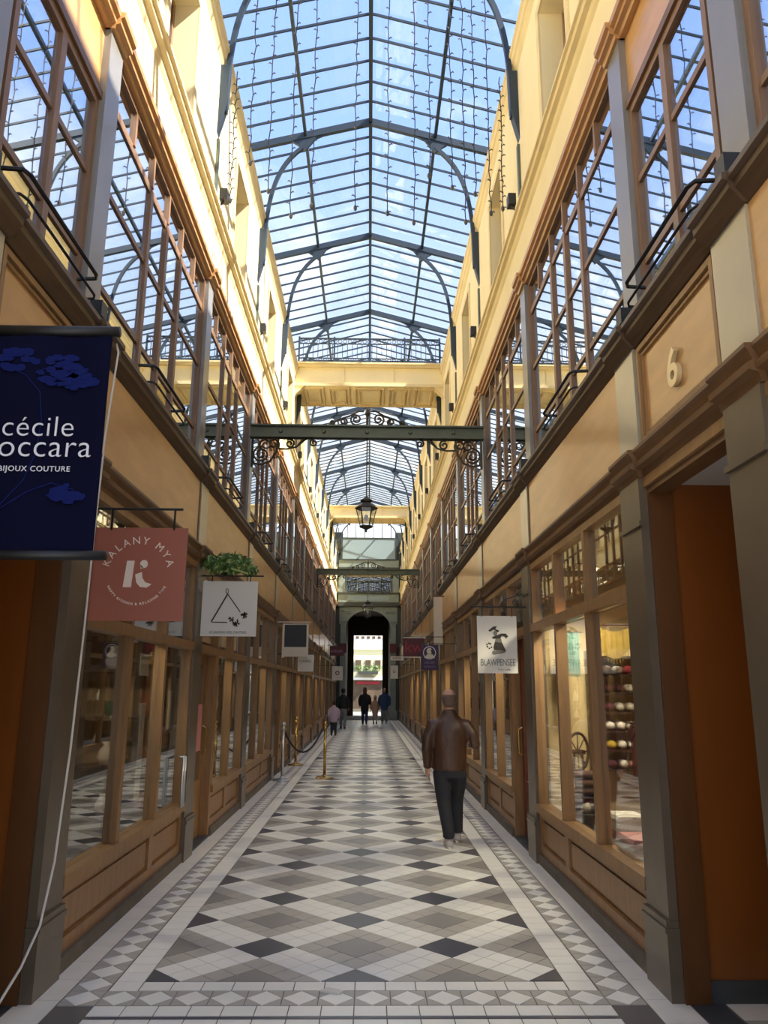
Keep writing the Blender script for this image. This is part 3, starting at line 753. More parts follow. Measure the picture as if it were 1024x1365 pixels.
# ================================================================== scrolled tie beams and lanterns
def spiral(cx, cz, r0, r1, turns, a0, dirn, y, n=34):
    return [(cx+(r0+(r1-r0)*i/n)*cos(a0+dirn*2*pi*turns*i/n), y, cz+(r0+(r1-r0)*i/n)*sin(a0+dirn*2*pi*turns*i/n)) for i in range(n+1)]
def tie_beam(y, label, z=5.30):
    t = thing('tie_beam', (0, y, z), label, 'beam', 'iron tie beams across the arcade')
    MB().box(-1.76, 1.76, y-.02, y+.02, z, z+.20).box(-1.76, 1.76, y-.07, y+.07, z, z+.025).box(-1.76, 1.76, y-.07, y+.07, z+.175, z+.20).build('girder', t, 'iron_green')
    for x in (-1.3, -.65, 0, .65, 1.3):
        MB().tube([(x, y-.02, z+.1), (x, y-.045, z+.1)], [.035, .02], 8).build('rosette', t, 'iron_green')
    for s in (-1, 1):
        m = MB(); r = .015
        def SP(*a):
            m.tube([(s*p[0], p[1], p[2]) for p in spiral(*a)], r, 5)
        SP(1.58, z-.26, .13, .025, 2.0, radians(100), -1, y)
        SP(1.52, z-.11, .10, .02, 1.6, radians(-60), 1, y)
        SP(1.40, z-.10, .09, .02, 1.4, radians(240), -1, y)
        m.tube([(s*1.71, y, z-.30), (s*1.69, y, z-.40), (s*1.58, y, z-.42), (s*1.45, y, z-.37), (s*1.36, y, z-.22), (s*1.33, y, z-.02)], r*1.2, 5)
        m.tube([(s*1.72, y, z), (s*1.72, y, z-.46)], r*1.4, 5)
        SP(1.16, z-.09, .075, .015, 1.5, radians(60), 1, y)
        m.tube([(s*1.33, y, z-.17), (s*1.2, y, z-.175), (s*1.06, y, z-.14), (s*.95, y, z-.04), (s*.9, y, z-.01)], r, 5)
        SP(.80, z-.07, .06, .012, 1.5, radians(90), -1, y)
        m.tube([(s*1.06, y, z-.14), (s*1.0, y, z-.06), (s*.96, y, z-.01)], r*.8, 5)
        m.build('scroll_bracket', t, 'iron_scroll')
        m = MB(); zz = z+.20
        SP(.17, zz+.11, .09, .02, 1.6, radians(-90), 1, y)
        SP(.36, zz+.07, .06, .015, 1.5, radians(-90), -1, y)
        SP(.52, zz+.05, .045, .012, 1.3, radians(-90), 1, y)
        m.tube([(s*.05, y, zz+.24), (s*.13, y, zz+.24), (s*.27, y, zz+.16), (s*.42, y, zz+.11), (s*.58, y, zz+.02)], r, 5)
        m.build('crest_scroll', t, 'iron_scroll')
    MB().tube([(0, y, z+.20), (0, y, z+.36), (0, y, z+.40), (0, y, z+.50)], [.02, .02, .04, .008], 8).build('finial', t, 'iron_scroll')
    return t
tie_beam(11.05, 'dark iron tie beam with scroll brackets carrying the large hanging lantern')
tie_beam(26.0, 'distant dark iron tie beam with scrolls just above the far arch', 5.42)
def lantern(y, z, label, k=1.0, ztop=5.30):
    """z = bottom tip of the lantern"""
    t = thing('lantern', (0, y, z), label, 'lantern', 'hanging street lanterns')
    MB().tube([(0, y, z+.50*k), (0, y, ztop)], .009, 6).build('hanging_rod', t, 'iron_scroll')
    seg = 6
    MB().lathe((0, y, z), [(.03*k, .44*k), (.085*k, .46*k), (.095*k, .49*k), (.04*k, .52*k), (.015*k, .55*k)], seg).lathe((0, y, z), [(.165*k, .355*k), (.17*k, .37*k), (.09*k, .44*k), (.03*k, .45*k)], seg).build('roof', t, 'iron_scroll')
    m = MB()
    for i in range(seg):
        a = 2*pi*i/seg; m.tube([(.15*k*cos(a), y+.15*k*sin(a), z+.36*k), (.085*k*cos(a), y+.085*k*sin(a), z+.09*k)], .010*k, 4)
    m.lathe((0, y, z), [(.088*k, .07*k), (.10*k, .085*k), (.10*k, .10*k), (.07*k, .105*k)], seg); m.lathe((0, y, z), [(.004, 0), (.02*k, .02*k), (.012*k, .035*k), (.045*k, .055*k), (.07*k, .075*k)], seg)
    m.build('cage', t, 'iron_scroll')
    for i in range(seg):
        a, b = 2*pi*i/seg, 2*pi*(i+1)/seg; q = .006
        pts = [(r*k*cos(c), y+r*k*sin(c), z+h*k) for r, h, c in ((.143, .35, a), (.143, .35, b), (.08, .10, b), (.08, .10, a), (.143-q, .35, a), (.143-q, .35, b), (.08-q, .10, b), (.08-q, .10, a))]
        MB().add(pts, [(0, 1, 2, 3), (7, 6, 5, 4), (0, 4, 5, 1), (1, 5, 6, 2), (2, 6, 7, 3), (3, 7, 4, 0)]).build('pane', t, 'glass_clear')
    MB().ball((0, y, z+.22*k), .035*k, None, .05*k).build('lamp_globe', t, 'white_paint', True)
lantern(11.05, 3.86, 'large hanging street lantern below the nearer scrolled iron beam')
lantern(26.0, 3.9, 'small distant lantern hanging in front of the dark arch', 1.2, 5.42)

# ================================================================== light strings under the roof
ends = [(-1.60, 7.13), (-1.40, 7.63), (-1.17, 7.24), (-.90, 6.95), (-.66, 7.10), (-.16, 7.06), (.23, 7.02), (.54, 6.88), (.72, 7.5), (.98, 7.35), (1.13, 6.89), (1.26, 7.28), (1.42, 6.99), (1.58, 7.10)]
rr = random.Random(11)
for i, (x, zb) in enumerate(ends):
    y = 7.90+rr.uniform(-.04, .04); zt = rz(x)-.13 if abs(x) < 1.5 else 8.9
    t = thing('light_string', (x, y, zt), '%s bulb string from the left wall hanging below the glass roof' % ORD[i], 'light string', 'bulb strings hanging under the roof')
    w_ = MB(); b_ = MB(); n = 26; pts = []
    for k in range(n+1):
        f = k/n; pts.append((x+rr.uniform(-.012, .012), y+rr.uniform(-.012, .012), zt+(zb-zt)*f))
    w_.tube(pts, .0075, 4).build('wire', t, 'black')
    for k in range(2, n+1):
        p = Vector(pts[k]); sg = -1 if k % 2 else 1
        b_.tube([p, p+Vector((sg*.028, -.01, .018)), p+Vector((sg*.042, -.01, .004))], [.005, .008, .005], 4)
    b_.ball(pts[-1], .022, .022, .04, 6, 5)
    tag(b_.build('bulbs', t, 'bulb'), kind='stuff')

# ================================================================== lamps on the ledges
for side, s in SIDES.items():
    for k, y in enumerate([3.06]+PIL[:8]):
        t = thing('uplight', (X(s, -.02), y+.06, 3.93), ('black box uplight above the open doorway on the %s, nearer pilaster' % side) if k == 0 else '%s black box uplight along the %s ledge beyond the doorway' % (ORD[k-1], side), 'uplight', 'black uplights on the ledge')
        MB().box(X(s, -.05), X(s, .0), y+.03, y+.09, 3.93, 3.955).build('foot', t, 'black')
        MB().box(X(s, -.06), X(s, .02), y+.01, y+.11, 3.955, 4.06).build('housing', t, 'black')
        MB().box(X(s, -.05), X(s, .01), y+.02, y+.10, 4.06, 4.066).build('lens', t, 'glass_clear')
    for k, y in enumerate(PIL[1:8]):
        t = thing('floodlight', (X(s, .0), y+.03, 7.06), '%s floodlight on the %s stucco cornice counted from the camera' % (ORD[k], side), 'floodlight', 'floodlights on the upper cornice')
        MB().tube([(X(s, .03), y+.03, 7.06), (X(s, -.02), y+.03, 7.12), (X(s, -.05), y+.03, 7.16)], .012, 6).build('arm', t, 'black')
        MB().box(X(s, -.10), X(s, -.01), y-.03, y+.09, 7.16, 7.30).build('housing', t, 'black')
    # window guards
    for k, (a, b) in enumerate([(3.42, 4.50)] + [(PIL[q]+.25+1.04, PIL[q]+.25+2.10) for q in range(4)]):
        t = thing('window_guard', (X(s, -.02), (a+b)/2, 3.93), ('long black guard rail at the window above the open doorway, %s side' % side) if k == 0 else 'black guard rail at the %s wide upper window, %s side' % (ORD[k-1], side), 'guard rail', 'black window guard rails')
        MB().tube([(X(s, .09), a, 4.17), (X(s, -.03), a+.01, 4.17), (X(s, -.05), a+.06, 4.17), (X(s, -.05), b-.06, 4.17), (X(s, -.03), b-.01, 4.17), (X(s, .09), b, 4.17)], .013, 6).build('top_bar', t, 'black')
        MB().tube([(X(s, .09), a, 4.03), (X(s, -.03), a+.01, 4.03), (X(s, -.05), a+.06, 4.03), (X(s, -.05), b-.06, 4.03), (X(s, -.03), b-.01, 4.03), (X(s, .09), b, 4.03)], .009, 6).build('lower_bar', t, 'black')

# ================================================================== door number
t = thing('house_number', (X(1, .03), 3.99, 3.28), 'brass numeral 6 on the wood panel above the right doorway', 'number')
vs, fs = text_mesh('6', .30, 'CENTER', .014, .006)
mb = MB(); mb.add([(X(1, .014)-v.z, 3.985-v.x*1.02, 3.285+v.y) for v in vs], fs); mb.build('numeral', t, 'number_metal')

# ================================================================== hanging signs
# navy banner between two rods
yb = 3.20
t = thing('banner', (-1.4, yb, 2.15), 'navy jewellery banner with white lettering between two black rods, far left', 'banner')
MB().tube([(-1.74, yb, 3.175), (-1.07, yb, 3.175)], .024, 10).build('rod', t, 'black', True)
MB().tube([(-1.74, yb, 2.16), (-1.045, yb, 2.16)], .022, 10).build('rod', t, 'black', True)
mb = MB(); n = 20
grid = [(-1.70+.60*i/n, yb+.006*sin(i*.55), zz) for zz in (2.165, 3.17) for i in range(n+1)]
mb.add(grid+[(a, b+.006, c) for a, b, c in grid], [(i, i+1, n+2+i, n+1+i) for i in range(n)]+[(2*(n+1)+i, 3*(n+1)+i, 3*(n+1)+i+1, 2*(n+1)+i+1) for i in range(n)]+[(n, 3*n+2, 4*n+3, 2*n+1), (0, n+1, 3*n+3, 2*n+2), ])
cloth = mb.build('cloth', t, 'navy', True)
mb = MB(); yy = yb-.012
put_text(mb, 'cécile', -1.222, yy, 2.678, .132, 'RIGHT', bold=-.0016, spacing=1.05)
mb.build('lettering', t, 'letter_white'); mb = MB()
put_text(mb, 'boccara', -1.141, yy, 2.585, .144, 'RIGHT', bold=-.0016, spacing=1.05)
mb.build('lettering', t, 'letter_white'); mb = MB()
put_text(mb, 'BIJOUX COUTURE', -1.225, yy, 2.520, .034, 'RIGHT', bold=.0, spacing=1.12)
mb.build('lettering', t, 'letter_white')
mb = MB(); rd_ = random.Random(5)
def petal_cluster(cx, cz, r, n):
    for i in range(n):
        a = rd_.uniform(0, 2*pi); d = r*sqrt(rd_.random()); q = rd_.uniform(.015, .032); aa = rd_.uniform(0, pi)
        px, pz = cx+d*cos(a), cz+d*.6*sin(a)
        mb.prism([(px+q*cos(aa+k*pi/3)*(1 if k % 3 else 1.6), pz+q*.7*sin(aa+k*pi/3)) for k in range(6)], yy+.001-.0002*i, yy+.003-.0002*i, 'y')
petal_cluster(-1.30, 2.98, .11, 26); petal_cluster(-1.22, 2.93, .06, 12); petal_cluster(-1.50, 3.03, .08, 14); petal_cluster(-1.24, 2.42, .07, 16)
for pts in ([(-1.55, 3.0), (-1.46, 2.96), (-1.39, 2.88), (-1.37, 2.75), (-1.38, 2.6), (-1.42, 2.48), (-1.55, 2.32)], [(-1.60, 2.3), (-1.5, 2.36), (-1.4, 2.43), (-1.3, 2.47), (-1.2, 2.44)], [(-1.42, 2.97), (-1.36, 3.0), (-1.28, 3.0)]):
    mb.tube([(a, yy+.003, b) for a, b in pts], .003, 4)
mb.build('flower_print', cloth, 'navy_print')

# cable hanging over the banner's edge down to the doorway
cab = MB().tube([(-1.655, 4.80, 3.88), (-1.63, 4.79, 3.80), (-1.648, 4.74, 3.2), (-1.650, 4.71, 2.61), (-1.655, 4.70, 1.91), (-1.655, 4.66, 1.27), (-1.655, 4.58, .69), (-1.655, 4.46, .40), (-1.66, 4.28, .26), (-1.67, 4.10, .17), (-1.70, 3.90, .07), (-1.75, 3.75, .012), (-1.85, 3.65, .012)], .007, 6).build('cable', None, 'cable', True, loc=(-1.65, 4.7, 0))
tag(cab, 'thin white cable hanging down the dark left pilaster to the doorway', 'cable')

# terracotta sign
ys = 4.75
t = thing('hanging_sign', (-1.37, ys, 2.02), 'square terracotta sign with a circle of cream lettering', 'sign')
MB().box(-1.662, -1.082, ys, ys+.012, 2.02, 2.60).build('board', t, 'red_sign')
MB().tube([(-1.70, ys, 2.72), (-1.12, ys, 2.72)], .008, 6).build('bracket', t, 'black')
for x in (-1.56, -1.17): MB().tube([(x, ys, 2.72), (x, ys, 2.585)], .007, 5).build('hook', t, 'black')
mb = MB(); cx, cz, yy = -1.375, 2.315, ys-.003
s_ = 'KALANY MYA'; adv = {'K': .052, 'A': .056, 'L': .044, 'N': .058, 'Y': .05, ' ': .03, 'M': .062}
def arc_text(s_, R, size, a_mid, adv, inward=False, bold=.0006):
    ws = [adv.get(c, adv.get('*', .05)) for c in s_]; tot = sum(ws); p = -tot/2
    for c, w_ in zip(s_, ws):
        th = (p+w_/2)/R; p += w_
        if inward: a = a_mid+th; put_text(mb, c, cx+R*cos(a), yy, cz+R*sin(a), size, 'CENTER', a+pi/2, bold)
        else: a = a_mid-th; put_text(mb, c, cx+R*cos(a), yy, cz+R*sin(a), size, 'CENTER', a-pi/2, bold)
arc_text(s_, .182, .066, pi/2, adv, bold=.0)
mb.build('lettering', t, 'letter_cream'); mb = MB()
arc_text('HAPPY KITCHEN & RELAXING TIME', .200, .022, -pi/2, {'*': .0172, 'I': .010, ' ': .012}, True, .0003)
mb.build('lettering', t, 'letter_cream'); mb = MB()
mb.prism([(cx-.085, cz-.09), (cx-.035, cz-.09), (cx-.025, cz+.075), (cx-.070, cz+.075)], yy-.002, yy+.003, 'y')
mb.prism([(cx+.035+.024*cos(a), cz+.055+.026*sin(a)) for a in [2*pi*k/14 for k in range(14)]], yy-.002, yy+.003, 'y')
mb.prism([(cx+.016, cz+.05), (cx+.035, cz+.032), (cx+.016, cz+.025)], yy-.002, yy+.003, 'y')
mb.prism([(cx-.014, cz-.01), (cx+.026, cz+.005), (cx+.03, cz-.03), (cx+.05, cz-.058), (cx+.09, cz-.07), (cx+.06, cz-.092), (cx+.02, cz-.088), (cx-.004, cz-.06)], yy-.002, yy+.003, 'y')
mb.build('monogram', t, 'letter_cream')

# white sign with the triangle drawing, plant on its bracket
ys = 8.10
t = thing('hanging_sign', (-1.41, ys, 2.15), 'square white sign with a black line-drawn triangle and leaves', 'sign')
MB().box(-1.695, -1.118, ys, ys+.015, 2.15, 2.725).build('board', t, 'white_paint')
MB().tube([(-1.76, ys, 2.78), (-1.06, ys, 2.78)], .008, 6).build('bracket', t, 'black')
for x in (-1.60, -1.2): MB().tube([(x, ys, 2.78), (x, ys, 2.72)], .006, 5).build('hook', t, 'black')
mb = MB(); yy = ys-.002
def line(a, b, r=.006): mb.tube([(a[0], yy, a[1]), (b[0], yy, b[1])], r, 4)
line((-1.43, 2.59), (-1.585, 2.30), .009); line((-1.585, 2.295), (-1.42, 2.292)); line((-1.43, 2.59), (-1.29, 2.40))
mb.tube([(-1.437+.014*cos(a), yy, 2.62+.026*sin(a)) for a in [2*pi*k/10 for k in range(10)]], .004, 4, closed=True)
rd_ = random.Random(9)
for cx, cz in ((-1.255, 2.375), (-1.24, 2.36), (-1.385, 2.325), (-1.34, 2.275), (-1.32, 2.29)):
    for k in range(8):
        a = 2*pi*k/8+rd_.uniform(-.3, .3); q = rd_.uniform(.028, .045)
        mb.prism([(cx, cz), (cx+q*.6*cos(a-.3), cz+q*.6*sin(a-.3)), (cx+q*cos(a), cz+q*sin(a)), (cx+q*.6*cos(a+.3), cz+q*.6*sin(a+.3))], yy-.001, yy+.001, 'y')
mb.build('drawing', t, 'print_dark')
mb = MB(); put_text(mb, 'LE JARDIN DES CINTRES', -1.41, yy, 2.178, .036, 'CENTER'); mb.build('caption', t, 'print_grey')
t = thing('trailing_plant', (-1.44, ys, 2.79), 'bushy green trailing plant lying on the white sign bracket', 'plant')
mb = MB(); leaves(mb, (-1.45, ys, 2.91), (.27, .13, .11), 900, .042, 21); leaves(mb, (-1.2, ys, 2.84), (.10, .06, .06), 70, .034, 22); tag(mb.build('foliage', t), kind='stuff')
MB().tube([(-1.62, ys, 2.80), (-1.48, ys-.06, 2.93), (-1.38, ys-.1, 2.84), (-1.22, ys-.05, 2.80)], .012, 6).build('stem', t, 'leaf_pale', True)

# dark box sign with a white sheet below
ys = 14.9
t = thing('hanging_sign', (-1.33, ys, 2.2), 'black panel sign in a white frame near the stanchions', 'sign')
MB().box(-1.56, -1.14, ys, ys+.03, 2.40, 2.82).build('panel', t, 'black')
MB().box(-1.60, -1.56, ys-.01, ys+.04, 2.20, 2.84).box(-1.14, -1.10, ys-.01, ys+.04, 2.20, 2.84).box(-1.56, -1.14, ys-.01, ys+.04, 2.82, 2.84).box(-1.56, -1.14, ys-.01, ys+.04, 2.22, 2.40).build('frame', t, 'white_warm')
MB().box(-1.72, -1.06, ys+.01, ys+.03, 2.865, 2.885).build('bracket', t, 'white_warm')
t = thing('paper_sign', (-1.15, 15.2, 1.95), 'small white lettered sign just below the black panel sign', 'sign')
MB().box(-1.32, -1.02, 15.2, 15.21, 1.95, 2.29).build('board', t, 'white_paint'); MB().tube([(-1.72, 15.2, 2.28), (-1.02, 15.2, 2.28)], .008, 5).build('bracket', t, 'black')
mb = MB(); put_text(mb, 'CARRÉ', -1.17, 15.195, 2.12, .075, 'CENTER'); mb.build('lettering', t, 'print_grey')

# right: tall white sign with an engraved figure
ys = 8.10
t = thing('hanging_sign', (1.40, ys, 1.79), 'upright white sign with an engraved figure, right of the walking man', 'sign')
MB().box(1.19, 1.605, ys, ys+.012, 1.79, 2.38).build('board', t, 'white_paint')
MB().tube([(1.72, ys, 2.475), (1.12, ys, 2.475)], .008, 6).tube([(1.72, ys, 2.62), (1.5, ys, 2.56), (1.42, ys, 2.49)], .006, 5).tube(spiral(1.60, 2.52, .035, .01, 1.5, 0, 1, ys, 18), .005, 4).tube(spiral(1.25, 2.52, .035, .01, 1.5, 0, -1, ys, 18), .005, 4).build('bracket', t, 'black')
for x in (1.24, 1.56): MB().tube([(x, ys, 2.475), (x, ys, 2.37)], .005, 5).build('hook', t, 'black')
mb = MB(); yy = ys-.003
def sh(pts, m='print_dark'): mb.m(m).prism([(1.19+.415*a, 2.38-.59*b) for a, b in pts], yy-.001, yy+.002, 'y')
sh([(.28, .26), (.40, .19), (.50, .18), (.46, .23), (.56, .26), (.52, .29), (.42, .24), (.32, .28)])
sh([(.40, .29), (.44, .26), (.50, .28), (.50, .34), (.45, .36), (.41, .33)], 'print_grey')
sh([(.38, .37), (.50, .34), (.60, .31), (.72, .31), (.78, .36), (.72, .40), (.70, .37), (.62, .35), (.58, .40), (.48, .40), (.38, .40)])
sh([(.46, .40), (.60, .40), (.62, .47), (.52, .46), (.44, .46)], 'print_grey')
sh([(.44, .46), (.62, .47), (.68, .56), (.72, .62), (.60, .60), (.42, .60), (.40, .55)])
sh([(.38, .61), (.70, .60), (.70, .64), (.58, .66), (.40, .68), (.36, .65)], 'print_grey')
for a, b in ((.24, .50), (.29, .48), (.33, .49), (.25, .54), (.30, .57), (.35, .55)): sh([(a+.022*cos(k), b+.016*sin(k)) for k in (0, 1, 2, 3, 4, 5)])
mb.build('figure', t)
mb = MB(); put_text(mb, 'BLAWPENSEE', 1.40, yy, 1.868, .098, 'CENTER', sx_=.62); put_text(mb, 'Tricot - Laine', 1.46, yy, 1.822, .024, 'CENTER'); mb.build('lettering', t, 'print_grey')

# smaller signs further along
def plate(label, x0, x1, z0, z1, y, m, wall_x, txt=None, tm='letter_white', size=.1, tz=None, frame=None):
    t = thing('hanging_sign', ((x0+x1)/2, y, z0), label, 'sign')
    MB().box(x0, x1, y, y+.02, z0, z1).build('board', t, m)
    MB().tube([(wall_x, y+.01, z1+.03), (x0 if wall_x > 0 else x1, y+.01, z1+.03)], .008, 5).build('bracket', t, 'black')
    if txt:
        mb = MB(); put_text(mb, txt, (x0+x1)/2, y-.003, tz or z0+.1, size, 'CENTER', bold=.002); mb.build('lettering', t, tm)
    if frame:
        MB().box(x0, x1, y-.01, y+.03, z1, z1+.02).box(x0, x1, y-.01, y+.03, z0-.02, z0).build('frame', t, frame)
    return t
plate('wide maroon sign with red letters, left of the purple sign', .80, 1.27, 2.32, 2.72, 17.0, 'maroon', 1.72, 'kw', 'maroon_red', .34, 2.42, 'white_warm')
t = plate('small purple sign with a white round portrait, beside the maroon sign', 1.04, 1.36, 1.98, 2.44, 14.7, 'purple', 1.72, None)
mb = MB().m('letter_white'); cx, cz, yy = 1.20, 2.30, 14.695
mb.tube([(cx+.115*cos(a), yy, cz+.115*sin(a)) for a in [2*pi*k/20 for k in range(20)]], .009, 4, closed=True)
mb.m('white_warm').prism([(cx+.055*cos(a), cz+.03+.06*sin(a)) for a in [2*pi*k/12 for k in range(12)]], yy-.002, yy+.002, 'y').prism([(cx-.10, cz-.10), (cx+.10, cz-.10), (cx+.06, cz-.03), (cx-.05, cz-.03)], yy-.002, yy+.002, 'y')
mb.m('print_dark').prism([(cx+.02, cz+.07), (cx+.07, cz+.03), (cx+.05, cz-.02), (cx+.03, cz+.02)], yy-.004, yy, 'y')
mb.m('lilac'); put_text(mb, 'SALON', cx, yy, 2.10, .06, 'CENTER'); put_text(mb, 'DE BEAUTÉ', cx, yy, 2.03, .04, 'CENTER')
mb.build('portrait', t)
t = thing('vertical_banner', (1.60, 17.3, 2.6), 'tall narrow white banner fixed upright on the right wall', 'banner')
MB().box(1.50, 1.70, 17.3, 17.32, 2.60, 3.66).build('cloth', t, 'white_warm'); MB().box(1.48, 1.74, 17.29, 17.33, 3.66, 3.69).build('rod', t, 'moulding')
plate('small white sign with a dark emblem on the left wall near the far end', -1.25, -.87, 1.93, 2.42, 28, 'white_paint', -1.72, 'o', 'print_dark', .3, 2.12)
plate('small white sign with a dark emblem on the right wall near the far end', .83, 1.10, 2.0, 2.46, 28, 'white_paint', 1.72, 'o', 'print_grey', .2, 2.2)
plate('narrow white lettered board above the far right emblem sign', .80, 1.25, 2.60, 2.74, 27, 'white_paint', 1.72, 'SORTIE', 'print_grey', .09, 2.64)
plate('dark red sign on the left wall close to the far arch', -1.6, -1.0, 3.0, 3.4, 33, 'maroon', -1.72, 'ATELIER', 'lilac', .14, 3.14)

# ================================================================== stanchions and rope
def stanchion(x, y, m, label):
    t = thing('stanchion', (x, y, 0), label, 'stanchion', 'rope barrier posts')
    MB().lathe((x, y, 0), [(.17, 0), (.17, .015), (.15, .03), (.05, .045), (.03, .07)], 20).build('base', t, m, False)
    MB().lathe((x, y, 0), [(.027, .06), (.027, .90)], 14).build('post', t, m, True)
    MB().lathe((x, y, 0), [(.027, .90), (.04, .905), (.04, .93), (.025, .94), (.02, .95), (.04, .97), (.045, .99), (.03, 1.02), (.005, 1.03)], 14).build('cap', t, m, True)
    MB().tube([(x+.05*cos(a), y+.05*sin(a), .90) for a in [2*pi*k/10 for k in range(10)]], .006, 4, closed=True).build('ring', t, m)
stanchion(-.75, 15.1, 'brass', 'brass barrier post standing on the checkered floor')
stanchion(-1.50, 14.75, 'steel', 'steel barrier post close to the left wall')
stanchion(-1.52, 17.6, 'brass', 'brass barrier post further along the left wall behind the rope')
rope = MB().tube([(-1.50+.70*f, 14.78+.30*f, .90-.42*(1-(2*f-1)**2)) for f in [i/16 for i in range(17)]], .017, 8).build('barrier_rope', None, 'black', True, loc=(-1.13, 14.9, .5)); tag(rope, 'black barrier rope sagging between the two nearer posts', 'rope')

# ================================================================== people
def bake(o, vox, it=5):
    r = o.modifiers.new('r', 'REMESH'); r.mode = 'VOXEL'; r.voxel_size = vox; r.use_smooth_shade = True
    sm = o.modifiers.new('s', 'SMOOTH'); sm.factor = .5; sm.iterations = it
    dg = bpy.context.evaluated_depsgraph_get(); me = bpy.data.meshes.new_from_object(o.evaluated_get(dg))
    o.modifiers.clear(); o.data = me; me.polygons.foreach_set('use_smooth', [True]*len(me.polygons))
def hand(mb, w, d, s):
    w, d = Vector(w), Vector(d).normalized(); side = Vector((0, 1, 0)) - d*d.y
    side = side.normalized() if side.length > .1 else Vector((0, 0, 1)); n = d.cross(side)*s
    mb.tube([w-d*.02, w+d*.03, w+d*.085], [(.022, .026), (.018, .038), (.014, .038)], 8)
    for i, ln in enumerate((.060, .072, .068, .052)):
        b = w+d*.08+side*(.03-.02*i); k = b+d*ln*.5-n*.008; mb.tube([b-d*.02, k, b+d*ln-n*.03], [.010, .009, .007], 6)
    b = w+d*.03+side*.036; mb.tube([b-side*.01, b+side*.022+d*.03, b+side*.026+d*.062-n*.012], [.012, .010, .008], 6)
def person(label, loc, rotz, h, J, top, bottom, shoe, hair, vox, hem=.77, long_hair=False, skirt=False, hold=None):
    t = thing('person', (0, 0, 0), label, 'person')
    k = 1.0
    b = MB(); hz = 1.405; hx, hy = J.get('head', (0, .02))
    hd = [(0, .045, 0, .028, .03), (0, .035, .02, .046, .052), (0, .015, .06, .061, .078), (0, .0, .11, .070, .092), (0, -.004, .15, .073, .096), (0, -.008, .19, .066, .088), (0, -.010, .218, .045, .06), (0, -.01, .232, .012, .015)]
    b.rings([(hx+a, hy+c, hz+z, rx*1.06, ry) for a, c, z, rx, ry in hd], 14)
    b.tube([(0, -.01, 1.28), (hx*.6, -.01, 1.36), (hx, hy-.01, 1.48)], [.062, .054, .05], 10)
    b.tube([(hx, hy+.08, hz+.125), (hx, hy+.108, hz+.09), (hx, hy+.09, hz+.078)], [.008, .015, .012], 6)
    for s in (-1, 1): b.ball((hx+s*.074, hy-.005, hz+.105), .010, .022, .032, 8, 6)
    b.rings([(0, 0, .74, .13, .09), (0, 0, .95, .125, .085), (0, 0, 1.15, .15, .09), (0, 0, 1.28, .12, .08), (0, 0, 1.33, .06, .06)], 12)
    for s, q in ((-1, 'L'), (1, 'R')):
        sh_, el, wr = (s*.185, -.005, 1.275), J['el'+q], J['wr'+q]
        b.tube([(s*.08, 0, 1.25), sh_, el, wr], [.05, .05, .036, .026], 8)
        hand(b, wr, Vector(wr)-Vector(el), s)
        hp, kn, an = (s*.085, 0, .80), J['kn'+q], J['an'+q]
        b.tube([(s*.06, 0, .86), hp, kn, (an[0], an[1], an[2]+.05), an], [.075, .075, .05, .035, .04], 8)
    body = b.build('body', t, 'skin'); bake(body, vox*.75, 3)
    # clothing
    c = MB()
    c.rings([(0, 0, hem, .188, .135), (0, 0, hem+.05, .186, .135), (0, -.002, 1.0, .188, .132), (0, -.006, 1.12, .203, .132), (0, -.008, 1.22, .205, .125), (0, -.008, 1.29, .18, .108), (0, -.006, 1.335, .128, .09), (0, -.004, 1.37, .092, .082), (0, -.002, 1.40, .078, .076), (0, .0, 1.425, .074, .074)], 18)
    for s, q in ((-1, 'L'), (1, 'R')):
        el, wr = J['el'+q], J['wr'+q]
        c.tube([(s*.10, -.005, 1.25), (s*.185, -.008, 1.255), tuple(.5*(a+bb) for a, bb in zip((s*.225, -.01, 1.25), el)), el, wr], [.075, .076, .066, .058, .045], 10)
    co = c.build('jacket', t, top); bake(co, vox, 16)
    p = MB()
    if skirt:
        p.rings([(0, 0, .42, .17, .14), (0, 0, .6, .16, .125), (0, 0, .86, .14, .11)], 14)
    else:
        p.rings([(0, 0, .70, .165, .12), (0, 0, .80, .178, .126), (0, 0, .90, .165, .118)], 14)
        for s, q in ((-1, 'L'), (1, 'R')):
            kn, an = J['kn'+q], J['an'+q]
            p.tube([(s*.075, 0, .84), (s*.088, 0, .74), tuple(.5*(a+bb) for a, bb in zip((s*.09, 0, .74), kn)), kn, (an[0], an[1]-.005, an[2]+.06), (an[0], an[1], an[2]+.005)], [.095, .104, .092, .079, .066, .064], 10)
    po = p.build('skirt' if skirt else 'trousers', t, bottom); bake(po, vox, 6)
    for s, q in ((-1, 'L'), (1, 'R')):
        an = Vector(J['an'+q]); pt = J.get('pt'+q, 0)   # foot pitch
        f = Vector((s*.10, cos(pt), -sin(pt))).normalized(); base = an+Vector((0, 0, -.055))
        m_ = MB(); m_.tube([base-f*.075, base-f*.05, base+f*.02+Vector((0, 0, .008)), base+f*.10, base+f*.165, base+f*.18], [(.02, .02), (.042, .04), (.044, .042), (.044, .032), (.03, .022), (.01, .01)], 10)
        m_.tube([an+Vector((0, 0, .02)), base-f*.01], [.045, .042], 10)
        sh2 = m_.build('shoe', t, shoe, True)
        m_ = MB(); lo = base+Vector((0, 0, -.034)); m_.tube([lo-f*.085, lo-f*.06, lo+f*.05, lo+f*.12, lo+f*.185], [(.012, .012), (.012, .042), (.012, .046), (.012, .044), (.010, .012)], 8)
        m_.build('sole', sh2, 'sole')
    # hair
    q = MB()
